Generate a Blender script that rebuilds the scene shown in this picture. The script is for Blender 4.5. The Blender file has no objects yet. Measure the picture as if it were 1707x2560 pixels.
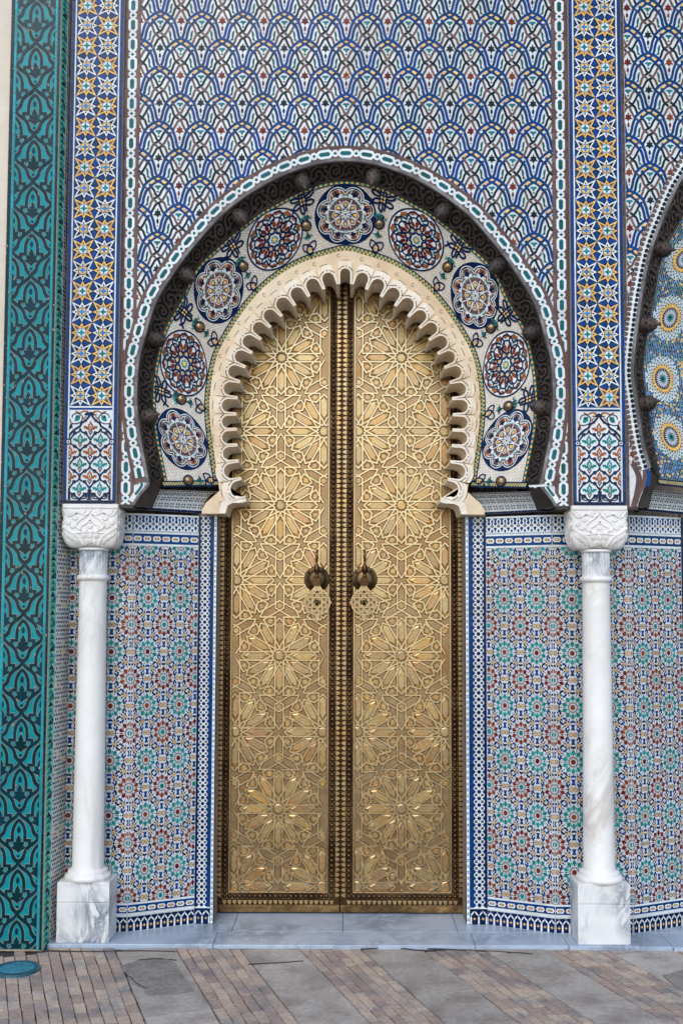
import bpy, bmesh, math, random
from mathutils import Vector, Matrix
random.seed(11)
S = bpy.context.scene
COL = S.collection
R = math.radians
PI = math.pi

# ------------------------------------------------------------------ camera
F = 2700.0                      # focal length in pixels of a 1707 x 2560 frame
PITCH, ROLL, EYE = R(3.6), R(0.2), 1.65
PPY = 1355.0                    # the optical axis meets the frame below its middle (a slight rising shift)
cd = bpy.data.cameras.new('camera')
cam = bpy.data.objects.new('camera', cd)
COL.objects.link(cam)
cd.sensor_fit = 'VERTICAL'
cd.sensor_height = 36.0
cd.lens = 36.0 * F / 2560.0
cd.shift_y = (PPY - 1280) / 2560.0
cd.clip_start, cd.clip_end = 0.05, 2000.0
cam.matrix_world = (Matrix.Translation((0, 0, EYE)) @ Matrix.Rotation(PI / 2 + PITCH, 4, 'X')
                    @ Matrix.Rotation(ROLL, 4, 'Z'))
S.camera = cam

# ------------------------------------------------------------------ sky, sun, exposure
SUN_EL, SUN_AZ = R(42), R(194)          # soft high light from the front left
w = bpy.data.worlds.new('World')
S.world = w
w.use_nodes = True
nt = w.node_tree
nt.nodes.clear()
sky = nt.nodes.new('ShaderNodeTexSky')
sky.sky_type = 'NISHITA'
sky.sun_disc = False
sky.sun_elevation = SUN_EL
sky.sun_rotation = SUN_AZ
sky.air_density = 1.0
sky.dust_density = 1.0
bg = nt.nodes.new('ShaderNodeBackground')
bg.inputs['Strength'].default_value = 0.15
wo = nt.nodes.new('ShaderNodeOutputWorld')
nt.links.new(sky.outputs[0], bg.inputs[0])
nt.links.new(bg.outputs[0], wo.inputs[0])
sd = bpy.data.lights.new('sun', 'SUN')
sd.energy = 0.6
sd.angle = R(34)
sd.color = (1.0, 0.97, 0.93)
sun = bpy.data.objects.new('sun', sd)
COL.objects.link(sun)
# direction the light comes from (Nishita: rotation measured from +Y, clockwise seen from above)
sv = Vector((math.sin(SUN_AZ) * math.cos(SUN_EL), math.cos(SUN_AZ) * math.cos(SUN_EL), math.sin(SUN_EL)))
sun.rotation_euler = sv.to_track_quat('Z', 'Y').to_euler()
S.view_settings.view_transform = 'Standard'
S.view_settings.look = 'None'
S.view_settings.gamma = 1
S.view_settings.use_curve_mapping = False
S.view_settings.exposure = 0.72

# ------------------------------------------------------------------ measuring helpers
def ray(px, py):
    x, y = (px - 853.5) / F, (PPY - py) / F
    c, s = math.cos(ROLL), math.sin(ROLL)
    x, y = x * c - y * s, x * s + y * c
    return Vector((x, math.cos(PITCH) - y * math.sin(PITCH), math.sin(PITCH) + y * math.cos(PITCH)))

def U(px, py, Y):               # a sight line met with the upright plane at depth Y -> (x, z)
    d = ray(px, py)
    t = Y / d.y
    return (d.x * t, EYE + d.z * t)

def G(px, py, z=0.0):           # met with the ground
    d = ray(px, py)
    t = (z - EYE) / d.z
    return (d.x * t, d.y * t)

def proj(P):
    d = Vector(P) - Vector((0, 0, EYE))
    f = d.y * math.cos(PITCH) + d.z * math.sin(PITCH)
    y = (-d.y * math.sin(PITCH) + d.z * math.cos(PITCH)) / f
    x = d.x / f
    c, s = math.cos(-ROLL), math.sin(-ROLL)
    x, y = x * c - y * s, x * s + y * c
    return (853.5 + x * F, PPY - y * F)

# depths of the main planes (metres from the camera)
PIER, PF, SP, LW, JB, DR = 5.33, 5.41, 5.44, 5.585, 5.735, 5.928
STEP = 0.0185
TOPZ = 5.6

# ------------------------------------------------------------------ materials
MATS = {}
def lin(h):
    h = h.lstrip('#')
    o = []
    for i in (0, 2, 4):
        c = int(h[i:i + 2], 16) / 255
        o.append(c / 12.92 if c <= 0.04045 else ((c + 0.055) / 1.055) ** 2.4)
    return o

def mat(name, hexc, rough=0.3, metal=0.0, isl=0.25, ns=40.0, na=0.15, bump=0.0, bs=60.0, c2=None, c2amt=0.0, hue=0.0, coat=0.0, rvar=0.0, spec=0.5):
    """plain colour with a tone change per piece, fine mottling and relief"""
    m = bpy.data.materials.new(name)
    m.use_nodes = True
    t = m.node_tree
    N, L = t.nodes, t.links
    p = N['Principled BSDF']
    p.inputs['Roughness'].default_value = rough
    p.inputs['Metallic'].default_value = metal
    p.inputs['Specular IOR Level'].default_value = spec
    if coat:
        p.inputs['Coat Weight'].default_value = coat
        p.inputs['Coat Roughness'].default_value = 0.15
    base = lin(hexc) + [1]
    geo = N.new('ShaderNodeNewGeometry')
    tc = N.new('ShaderNodeTexCoord')
    pos = geo.outputs['Position']
    oi = N.new('ShaderNodeObjectInfo')
    add = N.new('ShaderNodeMath'); add.operation = 'ADD'
    L.new(geo.outputs['Random Per Island'], add.inputs[0]); L.new(oi.outputs['Random'], add.inputs[1])
    fr = N.new('ShaderNodeMath'); fr.operation = 'FRACT'
    L.new(add.outputs[0], fr.inputs[0])
    mr = N.new('ShaderNodeMapRange')
    mr.inputs['To Min'].default_value = 1 - isl
    mr.inputs['To Max'].default_value = 1 + isl
    L.new(fr.outputs[0], mr.inputs['Value'])
    nz = N.new('ShaderNodeTexNoise')
    nz.inputs['Scale'].default_value = ns
    nz.inputs['Detail'].default_value = 6
    nz.inputs['Roughness'].default_value = 0.65
    L.new(pos, nz.inputs['Vector'])
    mr2 = N.new('ShaderNodeMapRange')
    mr2.inputs['From Min'].default_value = 0.3
    mr2.inputs['From Max'].default_value = 0.7
    mr2.inputs['To Min'].default_value = 1 - na
    mr2.inputs['To Max'].default_value = 1 + na
    L.new(nz.outputs['Fac'], mr2.inputs['Value'])
    mu = N.new('ShaderNodeMath'); mu.operation = 'MULTIPLY'
    L.new(mr.outputs[0], mu.inputs[0]); L.new(mr2.outputs[0], mu.inputs[1])
    col = None
    if c2:
        nz2 = N.new('ShaderNodeTexNoise')
        nz2.inputs['Scale'].default_value = ns * 0.13
        nz2.inputs['Detail'].default_value = 5
        L.new(pos, nz2.inputs['Vector'])
        a3 = N.new('ShaderNodeMapRange')
        a3.inputs['From Min'].default_value = 0.42
        a3.inputs['From Max'].default_value = 0.68
        a3.inputs['To Max'].default_value = c2amt
        L.new(nz2.outputs['Fac'], a3.inputs['Value'])
        mx = N.new('ShaderNodeMix'); mx.data_type = 'RGBA'
        mx.inputs['A'].default_value = base
        mx.inputs['B'].default_value = lin(c2) + [1]
        L.new(a3.outputs[0], mx.inputs['Factor'])
        col = mx.outputs['Result']
    hs = N.new('ShaderNodeHueSaturation')
    if col: L.new(col, hs.inputs['Color'])
    else: hs.inputs['Color'].default_value = base
    L.new(mu.outputs[0], hs.inputs['Value'])
    if hue:
        mh = N.new('ShaderNodeMapRange')
        mh.inputs['To Min'].default_value = 0.5 - hue
        mh.inputs['To Max'].default_value = 0.5 + hue
        L.new(fr.outputs[0], mh.inputs['Value'])
        L.new(mh.outputs[0], hs.inputs['Hue'])
    L.new(hs.outputs[0], p.inputs['Base Color'])
    if rvar:
        mrr = N.new('ShaderNodeMapRange')
        mrr.inputs['From Min'].default_value = 0.3; mrr.inputs['From Max'].default_value = 0.7
        mrr.inputs['To Min'].default_value = rough - rvar; mrr.inputs['To Max'].default_value = rough + rvar
        L.new(nz.outputs['Fac'], mrr.inputs['Value'])
        L.new(mrr.outputs[0], p.inputs['Roughness'])
    if bump:
        nb = N.new('ShaderNodeTexNoise')
        nb.inputs['Scale'].default_value = bs
        nb.inputs['Detail'].default_value = 5
        L.new(pos, nb.inputs['Vector'])
        b = N.new('ShaderNodeBump')
        b.inputs['Strength'].default_value = bump
        b.inputs['Distance'].default_value = 0.01
        L.new(nb.outputs['Fac'], b.inputs['Height'])
        L.new(b.outputs[0], p.inputs['Normal'])
    MATS[name] = m
    return m

T = dict(rough=0.17, bump=0.05, bs=60, spec=0.15)
mat('white_tile', '#d9dfe0', isl=.07, na=.10, ns=30, c2='#b9ae9f', c2amt=.35, **T)
mat('mosaic_white', '#c6cacd', isl=.07, na=.12, ns=30, c2='#a79f95', c2amt=.4, **T)
mat('cobalt_tile', '#03396e', isl=.35, na=.22, ns=60, hue=.012, **T)
mat('navy_tile', '#061d42', isl=.4, na=.2, ns=60, hue=.01, **T)
mat('dark_tile', '#0a1c24', isl=.3, na=.2, **T)
mat('brown_tile', '#644f49', isl=.25, na=.2, hue=.01, **T)
mat('red_tile', '#6e281a', isl=.35, na=.15, hue=.015, **T)
mat('teal_tile', '#0f7176', isl=.3, na=.2, hue=.02, **T)
mat('turquoise_tile', '#097a76', isl=.25, na=.15, hue=.015, **T)
mat('bottle_tile', '#0d5a5c', isl=.3, na=.2, hue=.03, **T)
mat('yellow_tile', '#e4b661', isl=.12, na=.12, hue=.008, **T)
mat('orange_tile', '#8f4f22', isl=.2, na=.15, **T)
mat('black_tile', '#17151a', isl=.2, na=.2, **T)
mat('sky_tile', '#2a78b8', isl=.2, na=.15, **T)
mat('pier_base', '#058f96', isl=.12, na=.16, ns=25, c2='#08747a', c2amt=.6, **T)
mat('pier_dark', '#04313b', isl=.35, na=.25, ns=45, hue=.02, **T)
mat('pier_light', '#0a929b', isl=.25, na=.2, ns=40, hue=.015, **T)
mat('mint_tile', '#7cc9b6', isl=.25, na=.15, hue=.02, **T)
mat('grout', '#a08f7c', rough=.8, isl=.05, na=.3, ns=80)
mat('old_mortar', '#8d7c6c', rough=.9, isl=.05, na=.4, ns=60, bump=.5, bs=120)
mat('plaster_cream', '#d9cfbe', rough=.85, isl=.02, na=.07, ns=8, bump=.25, bs=25, c2='#c2b5a0', c2amt=.5)
mat('plaster_blue', '#b7c9e2', rough=.85, isl=.02, na=.06, ns=8, bump=.2, bs=25)
mat('stucco', '#eadfcc', rough=.8, isl=.02, na=.12, ns=20, bump=.35, bs=70, c2='#d3b78f', c2amt=.7)
mat('stucco_cove', '#e3d0b2', rough=.8, isl=.02, na=.1, ns=12, bump=.2, bs=50, c2='#c59f70', c2amt=.7)
mat('groove_dirt', '#3d2a1c', rough=.9, isl=.1, na=.2)
mat('carved_wood', '#30261f', rough=.6, isl=.15, na=.25, ns=50, bump=.3, bs=90, c2='#5a4b44', c2amt=.5)
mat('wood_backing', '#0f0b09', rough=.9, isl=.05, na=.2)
mat('lead_edge', '#4c4a4a', rough=.6, isl=.1, na=.4, ns=70, c2='#8a8a88', c2amt=.8, bump=.3)
mat('brass', '#9a8262', rough=.36, metal=1, isl=.05, na=.16, ns=22, c2='#8a6238', c2amt=.6, bump=.12, bs=130, rvar=.06)
mat('brass_panel', '#ad9670', rough=.33, metal=1, isl=.10, na=.16, ns=60, c2='#b98a52', c2amt=.6, bump=.14, bs=260, rvar=.07, hue=.008)
mat('brass_rib', '#c5b08a', rough=.30, metal=1, isl=.06, na=.12, ns=30, bump=.05, bs=120, rvar=.05)
mat('brass_dark', '#4a3421', rough=.45, metal=.9, isl=.1, na=.25, ns=40, bump=.15)
mat('bronze_stud', '#5a412b', rough=.3, metal=1, isl=.15, na=.2)
mat('bronze_plate', '#3a2a1d', rough=.4, metal=.9, isl=.05, na=.35, ns=35, c2='#8d7450', c2amt=.6, bump=.1)
mat('brass_pale', '#a58e68', rough=.42, metal=1, isl=.05, na=.12, ns=60, bump=.12)
mat('paver_brick', '#b09a88', rough=.85, isl=.2, na=.28, ns=60, hue=.012, bump=.5, bs=110, c2='#7d7b7a', c2amt=.8)
mat('stone_slab', '#aaa196', rough=.8, isl=.10, na=.22, ns=45, bump=.35, bs=90, c2='#7f7268', c2amt=.75)
mat('worn_stone', '#8c847b', rough=.9, isl=.05, na=.3, ns=40, bump=.6, bs=60, c2='#65605c', c2amt=.8)
mat('joint_dirt', '#3a3735', rough=.95, isl=.05, na=.5, ns=60, bump=.4)
mat('fixture_blue', '#2f6474', rough=.45, metal=.3, isl=.1, na=.3, ns=30, c2='#1d4450', c2amt=.8, bump=.2)
mat('fixture_glass', '#3f7f93', rough=.12, metal=0, isl=.1, na=.3, ns=20)

def marble(name, hexc, vein, amt, sc, rough):
    m = mat(name, hexc, rough=rough, isl=.02, na=.05, ns=10)
    t = m.node_tree; N, L = t.nodes, t.links
    p = N['Principled BSDF']
    geo = N.new('ShaderNodeNewGeometry')
    mp = N.new('ShaderNodeMapping')
    mp.inputs['Rotation'].default_value = (.5, .7, .3)
    mp.inputs['Scale'].default_value = (1, 1, .55)
    L.new(geo.outputs['Position'], mp.inputs['Vector'])
    nz = N.new('ShaderNodeTexNoise')
    nz.inputs['Scale'].default_value = sc; nz.inputs['Detail'].default_value = 9
    nz.inputs['Roughness'].default_value = .68; nz.inputs['Distortion'].default_value = 1.3
    L.new(mp.outputs[0], nz.inputs['Vector'])
    sb = N.new('ShaderNodeMath'); sb.operation = 'SUBTRACT'; sb.inputs[1].default_value = .5
    L.new(nz.outputs['Fac'], sb.inputs[0])
    ab = N.new('ShaderNodeMath'); ab.operation = 'ABSOLUTE'; L.new(sb.outputs[0], ab.inputs[0])
    mr = N.new('ShaderNodeMapRange')
    mr.inputs['From Min'].default_value = 0.0; mr.inputs['From Max'].default_value = .09
    mr.inputs['To Min'].default_value = amt; mr.inputs['To Max'].default_value = 0
    L.new(ab.outputs[0], mr.inputs['Value'])
    # veins come and go
    n2 = N.new('ShaderNodeTexNoise'); n2.inputs['Scale'].default_value = sc * .6
    L.new(geo.outputs['Position'], n2.inputs['Vector'])
    m2 = N.new('ShaderNodeMapRange'); m2.inputs['From Min'].default_value = .4; m2.inputs['From Max'].default_value = .65
    L.new(n2.outputs['Fac'], m2.inputs['Value'])
    mm = N.new('ShaderNodeMath'); mm.operation = 'MULTIPLY'
    L.new(mr.outputs[0], mm.inputs[0]); L.new(m2.outputs[0], mm.inputs[1])
    src = p.inputs['Base Color'].links[0].from_socket
    mx = N.new('ShaderNodeMix'); mx.data_type = 'RGBA'
    mx.inputs['B'].default_value = lin(vein) + [1]
    L.new(src, mx.inputs['A']); L.new(mm.outputs[0], mx.inputs['Factor'])
    L.new(mx.outputs['Result'], p.inputs['Base Color'])
    return m
marble('marble_shaft', '#ebe8e2', '#a99b8c', .5, 2.2, .38)
marble('marble_plinth', '#e2e1de', '#5b6b7c', .95, 7.0, .35)
marble('marble_capital', '#e6e2dc', '#b0a596', .35, 4.0, .45)
marble('marble_step', '#a9b7c6', '#6d7985', .8, 4.0, .3)

# ------------------------------------------------------------------ 2-D shapes
def cr(pts, n=5):               # smooth curve through points
    P = [Vector(p) for p in pts]
    P = [P[0] * 2 - P[1]] + P + [P[-1] * 2 - P[-2]]
    o = []
    for i in range(1, len(P) - 2):
        a, b, c, d = P[i - 1], P[i], P[i + 1], P[i + 2]
        for k in range(n):
            t = k / n
            q = .5 * ((2 * b) + (c - a) * t + (2 * a - 5 * b + 4 * c - d) * t * t + (3 * b - a - 3 * c + d) * t ** 3)
            o.append((q.x, q.y))
    o.append((P[-2].x, P[-2].y))
    return o

def sides(pts, wd, taper=None):
    n = len(pts); Lf, Rt = [], []
    for i, p in enumerate(pts):
        a = Vector(pts[max(i - 1, 0)]); b = Vector(p); c = Vector(pts[min(i + 1, n - 1)])
        d1 = (b - a) if i else (c - b); d2 = (c - b) if i < n - 1 else (b - a)
        d1.normalize(); d2.normalize()
        n1 = Vector((-d1.y, d1.x)); n2 = Vector((-d2.y, d2.x))
        m = n1 + n2
        if m.length < 1e-6: m = n1
        m.normalize()
        k = 1 / max(m.dot(n1), .35)
        hw = wd / 2 * (taper(i / (n - 1)) if taper else 1)
        Lf.append((b.x + m.x * hw * k, b.y + m.y * hw * k)); Rt.append((b.x - m.x * hw * k, b.y - m.y * hw * k))
    return Lf, Rt

def strap(pts, wd, n=5, taper=None):
    q = cr(pts, n) if n else pts
    l, r = sides(q, wd, taper)
    return l + r[::-1]

def ring(cx, cy, rx, ry, wd, n=24, a0=0, a1=2 * PI):
    o = []
    for k in range(n):
        t0, t1 = a0 + (a1 - a0) * k / n, a0 + (a1 - a0) * (k + 1) / n
        q = []
        for t, rr in ((t0, 1), (t1, 1), (t1, 0), (t0, 0)):
            ex = rx + (wd / 2 if rr else -wd / 2); ey = ry + (wd / 2 if rr else -wd / 2)
            q.append((cx + ex * math.cos(t), cy + ey * math.sin(t)))
        o.append(q)
    return o

def ell(cx, cy, rx, ry=None, n=16, rot=0):
    ry = ry or rx
    o = []
    for k in range(n):
        t = 2 * PI * k / n
        x, y = rx * math.cos(t), ry * math.sin(t)
        o.append((cx + x * math.cos(rot) - y * math.sin(rot), cy + x * math.sin(rot) + y * math.cos(rot)))
    return o

def lens(cx, cy, hw, hh, rot=0, n=5):   # pointed at both ends along its long axis (up)
    o = []
    for s in (1, -1):
        for k in range(n):
            t = k / n
            y = s * (-hh + 2 * hh * t); x = s * hw * math.sin(PI * t) ** .8
            o.append((x, y))
    return [(cx + x * math.cos(rot) - y * math.sin(rot), cy + x * math.sin(rot) + y * math.cos(rot)) for x, y in o]

def drop(cx, cy, r0, r1, hw, ang):      # petal pointing in, round outside, in a ring round (cx,cy)
    pts = [(r0, 0), (r0 + (r1 - r0) * .55, hw), (r0 + (r1 - r0) * .85, hw * .85), (r1, 0), (r0 + (r1 - r0) * .85, -hw * .85), (r0 + (r1 - r0) * .55, -hw)]
    return rotp(pts, ang, cx, cy)

def rotp(pts, a, cx=0, cy=0):
    c, s = math.cos(a), math.sin(a)
    return [(cx + x * c - y * s, cy + x * s + y * c) for x, y in pts]

def mir(pts): return [(-x, y) for x, y in pts][::-1]
def sc(pts, kx, ky=None, ox=0, oy=0):
    ky = kx if ky is None else ky
    return [(x * kx + ox, y * ky + oy) for x, y in pts]
def rect(x0, y0, x1, y1): return [(x0, y0), (x1, y0), (x1, y1), (x0, y1)]
def star(cx, cy, r0, r1, n, rot=0):
    return [(cx + (r0 if k % 2 == 0 else r1) * math.cos(rot + PI * k / n), cy + (r0 if k % 2 == 0 else r1) * math.sin(rot + PI * k / n)) for k in range(2 * n)]
def ngon(cx, cy, r, n, rot=0): return [(cx + r * math.cos(rot + 2 * PI * k / n), cy + r * math.sin(rot + 2 * PI * k / n)) for k in range(n)]

def area(p): return sum(p[i][0] * p[(i + 1) % len(p)][1] - p[(i + 1) % len(p)][0] * p[i][1] for i in range(len(p))) / 2
def clip(poly, a, n):           # keep the side where (p-a).n >= 0
    o = []; m = len(poly)
    for i in range(m):
        p, q = poly[i], poly[(i + 1) % m]
        dp = (p[0] - a[0]) * n[0] + (p[1] - a[1]) * n[1]; dq = (q[0] - a[0]) * n[0] + (q[1] - a[1]) * n[1]
        if dp >= 0: o.append(p)
        if (dp >= 0) != (dq >= 0):
            t = dp / (dp - dq); o.append((p[0] + (q[0] - p[0]) * t, p[1] + (q[1] - p[1]) * t))
    r = []
    for p in o:
        if not r or abs(p[0] - r[-1][0]) + abs(p[1] - r[-1][1]) > 1e-6: r.append(p)
    return r if len(r) >= 3 and abs(area(r)) > 1e-8 else []
def boxclip(x0, x1, y0, y1):
    def f(poly):
        for a, n in (((x0, 0), (1, 0)), ((x1, 0), (-1, 0)), ((0, y0), (0, 1)), ((0, y1), (0, -1))):
            if poly: poly = clip(poly, a, n)
        return poly
    return f

def tess(poly, st):
    x0, x1 = min(p[0] for p in poly), max(p[0] for p in poly); y0, y1 = min(p[1] for p in poly), max(p[1] for p in poly)
    if x1 - x0 <= st and y1 - y0 <= st: return [poly]
    nx_, ny_ = max(1, math.ceil((x1 - x0) / st)), max(1, math.ceil((y1 - y0) / st)); o = []
    for i in range(nx_):
        for j in range(ny_):
            q = boxclip(x0 + (x1 - x0) * i / nx_, x0 + (x1 - x0) * (i + 1) / nx_, y0 + (y1 - y0) * j / ny_, y0 + (y1 - y0) * (j + 1) / ny_)(poly)
            if q: o.append(q)
    return o

# ------------------------------------------------------------------ meshes
def flat_map(u, v, h): return (u, -h, v)
class MB:
    def __init__(s, mp=flat_map): s.v, s.f, s.m, s.names, s.mp, s.sm = [], [], [], [], mp, []
    def mi(s, m):
        if m not in s.names: s.names.append(m)
        return s.names.index(m)
    def poly(s, pts, h1, m, h0=0.0, tilt=0.0, bev=0.0):
        if area(pts) < 0: pts = pts[::-1]
        n = len(pts); k = s.mi(m); b = len(s.v)
        tx, ty = random.uniform(-tilt, tilt), random.uniform(-tilt, tilt)
        cx = sum(p[0] for p in pts) / n; cy = sum(p[1] for p in pts) / n
        top = pts
        if bev:
            top = [(cx + (x - cx) * (1 - bev), cy + (y - cy) * (1 - bev)) for x, y in pts]
        for x, y in top: s.v.append(s.mp(x, y, h1 + (x - cx) * tx + (y - cy) * ty))
        for x, y in pts: s.v.append(s.mp(x, y, h0))
        s.f.append(tuple(range(b, b + n))); s.m.append(k); s.sm.append(0)
        for i in range(n):
            j = (i + 1) % n
            s.f.append((b + i, b + n + i, b + n + j, b + j)); s.m.append(k); s.sm.append(0)
    def polys(s, pl, *a, **kw):
        for p in pl: s.poly(p, *a, **kw)
    def ridge(s, pts, wd, h, m, h0=0.0, flat=.45, closed=False, smooth=0):
        """raised moulding along a line: bevelled sides, flat top"""
        k = s.mi(m); b = len(s.v); n = len(pts)
        if closed:
            e = [pts[-1]] + list(pts) + [pts[0]]
            l, r = sides(e, wd); li, ri = sides(e, wd * flat)
            l, r, li, ri = l[1:-1], r[1:-1], li[1:-1], ri[1:-1]
        else:
            l, r = sides(pts, wd); li, ri = sides(pts, wd * flat)
        for i in range(n):
            s.v += [s.mp(*l[i], h0), s.mp(*li[i], h0 + h), s.mp(*ri[i], h0 + h), s.mp(*r[i], h0)]
        for i in range(n if closed else n - 1):
            a, c = b + 4 * i, b + 4 * ((i + 1) % n)
            for q in range(3):
                s.f.append((a + q, a + q + 1, c + q + 1, c + q)); s.m.append(k); s.sm.append(smooth)
        if not closed:
            s.f.append((b, b + 1, b + 2, b + 3)); s.f.append((b + 4 * n - 1, b + 4 * n - 2, b + 4 * n - 3, b + 4 * n - 4)); s.m += [k, k]; s.sm += [0, 0]
    def quads3(s, rows, m, smooth=0, close=False):      # grid of 3-D points
        k = s.mi(m); b = len(s.v); nr, nc = len(rows), len(rows[0])
        for r in rows: s.v += [tuple(p) for p in r]
        for i in range(nr - 1):
            for j in range(nc if close else nc - 1):
                j2 = (j + 1) % nc
                s.f.append((b + i * nc + j, b + i * nc + j2, b + (i + 1) * nc + j2, b + (i + 1) * nc + j)); s.m.append(k); s.sm.append(smooth)
    def box(s, x0, x1, y0, y1, z0, z1, m):
        k = s.mi(m); b = len(s.v)
        s.v += [(x, y, z) for z in (z0, z1) for y in (y0, y1) for x in (x0, x1)]
        for f in ((0, 1, 5, 4), (1, 3, 7, 5), (3, 2, 6, 7), (2, 0, 4, 6), (4, 5, 7, 6), (0, 2, 3, 1)):
            s.f.append(tuple(b + i for i in f)); s.m.append(k); s.sm.append(0)
    def lathe(s, prof, m, seg=24, cx=0, cy=0, axis='z', smooth=1):
        rows = []
        for r, z in prof:
            if axis == 'z': rows.append([(cx + r * math.cos(2 * PI * i / seg), cy + r * math.sin(2 * PI * i / seg), z) for i in range(seg)])
            else: rows.append([(cx + r * math.cos(2 * PI * i / seg), -z, cy + r * math.sin(2 * PI * i / seg)) for i in range(seg)])
        s.quads3(rows, m, smooth, True)
    def mesh(s, name):
        me = bpy.data.meshes.new(name)
        me.from_pydata(s.v, [], s.f)
        for n in s.names: me.materials.append(MATS[n])
        me.polygons.foreach_set('material_index', s.m)
        me.polygons.foreach_set('use_smooth', [bool(x) for x in s.sm])
        me.update()
        return me
    def build(s, name, parent=None, loc=(0, 0, 0), rz=0, **props):
        return link(name, s.mesh(name), parent, loc, rz, **props)

def link(name, data, parent=None, loc=(0, 0, 0), rz=0, **props):
    o = bpy.data.objects.new(name, data)
    COL.objects.link(o)
    if parent: o.parent = parent
    o.location = loc
    if rz: o.rotation_euler = (0, 0, rz)
    for k, v in props.items(): o[k] = v
    return o

GROUPS = {'marble_column': 'marble columns beside the door', 'star_pilaster': 'star tiled pilasters over the columns', 'door_leaf': 'leaves of the brass door', 'mosaic_wall': 'mosaic walls with rosettes',
          'cove_moulding': 'hollow mouldings under the arches', 'wooden_arch_lining': 'wooden linings of the arches', 'tympanum': 'mosaic funnels inside the arches', 'arch_wall': 'tiled walls over the arches', 'plaster_wall': 'plaster walls at the left edge'}
def thing(name, label, cat, loc=(0, 0, 0), rz=0, group=None):
    o = link(name, None, None, loc, rz, label=label, category=cat, kind='thing')
    group = group or GROUPS.get(name)
    o.empty_display_size = .1
    if group: o['group'] = group
    return o

def lay(parent, name, polys, m, h, spots, clipf=None, cap=300, joined=False, tilt=.006, bev=0.0, focus=None, off=(0, 0)):
    """set the same tile at many spots of a panel: whole tiles share one mesh, cut ones get their own"""
    whole, cut = [], []
    for (x, y) in spots:
        q = [[(px + x, py + y) for px, py in p] for p in polys]
        if clipf:
            r = [clipf(p) for p in q]
            if not any(r): continue
            same = all(len(a) == len(b) and all(abs(c[0] - d[0]) + abs(c[1] - d[1]) < 1e-7 for c, d in zip(a, b)) for a, b in zip(q, r))
            if same: whole.append((x, y))
            else: cut.append([p for p in r if p])
        else: whole.append((x, y))
    if joined:
        mb = MB()
        for x, y in whole:
            j = random.uniform(0, .00015)
            for p in polys: mb.poly([(a + x, b + y) for a, b in p], h + j, m, tilt=tilt, bev=bev)
        for q in cut:
            for p in q: mb.poly(p, h + random.uniform(0, .00015), m, tilt=tilt, bev=bev)
        if mb.f: mb.build(name, parent, kind='stuff')
        return
    if focus: whole.sort(key=lambda p: abs(p[0] - focus[0]) + abs(p[1] - focus[1]))
    room = max(cap - len(cut), 0)
    if whole:
        mes = []
        for k in range(2 if len(whole) > 6 else 1):
            mb = MB()
            for p in polys: mb.poly(p, h, m, tilt=tilt, bev=bev)
            mes.append(mb.mesh(name))
        for i, (x, y) in enumerate(whole[:room]):
            link(name, mes[i % len(mes)], parent, (x, -random.uniform(0, .00015), y))
        if whole[room:]:
            mb = MB()
            for x, y in whole[room:]:
                for p in polys: mb.poly([(a + x, b + y) for a, b in p], h + random.uniform(0, .00015), m, tilt=tilt, bev=bev)
            mb.build(name, parent, kind='stuff')
    for q in cut[:cap]:
        mb = MB()
        for p in q: mb.poly(p, h + random.uniform(0, .00015), m, tilt=tilt, bev=bev)
        mb.build(name, parent)

# ------------------------------------------------------------------ curves of the arches
class Curve:
    def __init__(s, pts, n=400):        # pts: x,z from the left foot over the top
        q = cr(pts, 12)
        d = [0]
        for a, b in zip(q, q[1:]): d.append(d[-1] + math.dist(a, b))
        s.L = d[-1]; s.p = []; j = 0
        for i in range(n + 1):
            t = s.L * i / n
            while j < len(d) - 2 and d[j + 1] < t: j += 1
            k = (t - d[j]) / max(d[j + 1] - d[j], 1e-9)
            s.p.append((q[j][0] + (q[j + 1][0] - q[j][0]) * k, q[j][1] + (q[j + 1][1] - q[j][1]) * k))
        s.n = n
    def at(s, t):
        x = min(max(t, 0), 1) * s.n
        i = min(int(x), s.n - 1); k = x - i
        if t < 0 or t > 1: k += (t - min(max(t, 0), 1)) * s.n
        a, b = s.p[i], s.p[i + 1]
        return (a[0] + (b[0] - a[0]) * k, a[1] + (b[1] - a[1]) * k)
    def nrm(s, t):                      # outward normal (left of travel)
        a, b = s.at(max(t - .004, 0)), s.at(min(t + .004, 1))
        dx, dz = b[0] - a[0], b[1] - a[1]; l = math.hypot(dx, dz) or 1
        return (-dz / l, dx / l)
    def near(s, p):
        i = min(range(len(s.p)), key=lambda k: (s.p[k][0] - p[0]) ** 2 + (s.p[k][1] - p[1]) ** 2)
        t = i / s.n; n = s.nrm(t)
        return t, (p[0] - s.p[i][0]) * n[0] + (p[1] - s.p[i][1]) * n[1]

XC = U(862, 1000, SP)[0]
def sym(px, Y, xc=None):                # left half in photo pixels, mirrored about the arch's axis
    l = [U(a, b, Y) for a, b in px]
    c = XC * Y / SP if xc is None else xc
    r = [(2 * c - x, z) for x, z in l[:-1]][::-1]
    l[-1] = (c, l[-1][1])
    return l + r
B_PX = [(372, 1204), (361, 1147), (351, 1096), (344, 1036), (342, 983), (347, 902), (361, 847), (390, 755), (440, 674), (491, 607), (564, 528), (669, 456), (778, 413), (866, 402)]
C_PX = [(408, 1202), (390, 1112), (382, 1061), (379, 1004), (382, 946), (391, 891), (410, 820), (450, 752), (491, 668), (554, 607), (618, 553), (669, 518), (778, 465), (865, 449)]
E_PX = [(546, 1200), (532, 1104), (525, 1033), (527, 979), (539, 908), (560, 857), (614, 774), (669, 713), (742, 665), (815, 640), (862, 629)]
CY, EY = SP + .085, 5.675
BC, CC, EC = Curve(sym(B_PX, SP)), Curve(sym(C_PX, CY)), Curve(sym(E_PX, EY))

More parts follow.
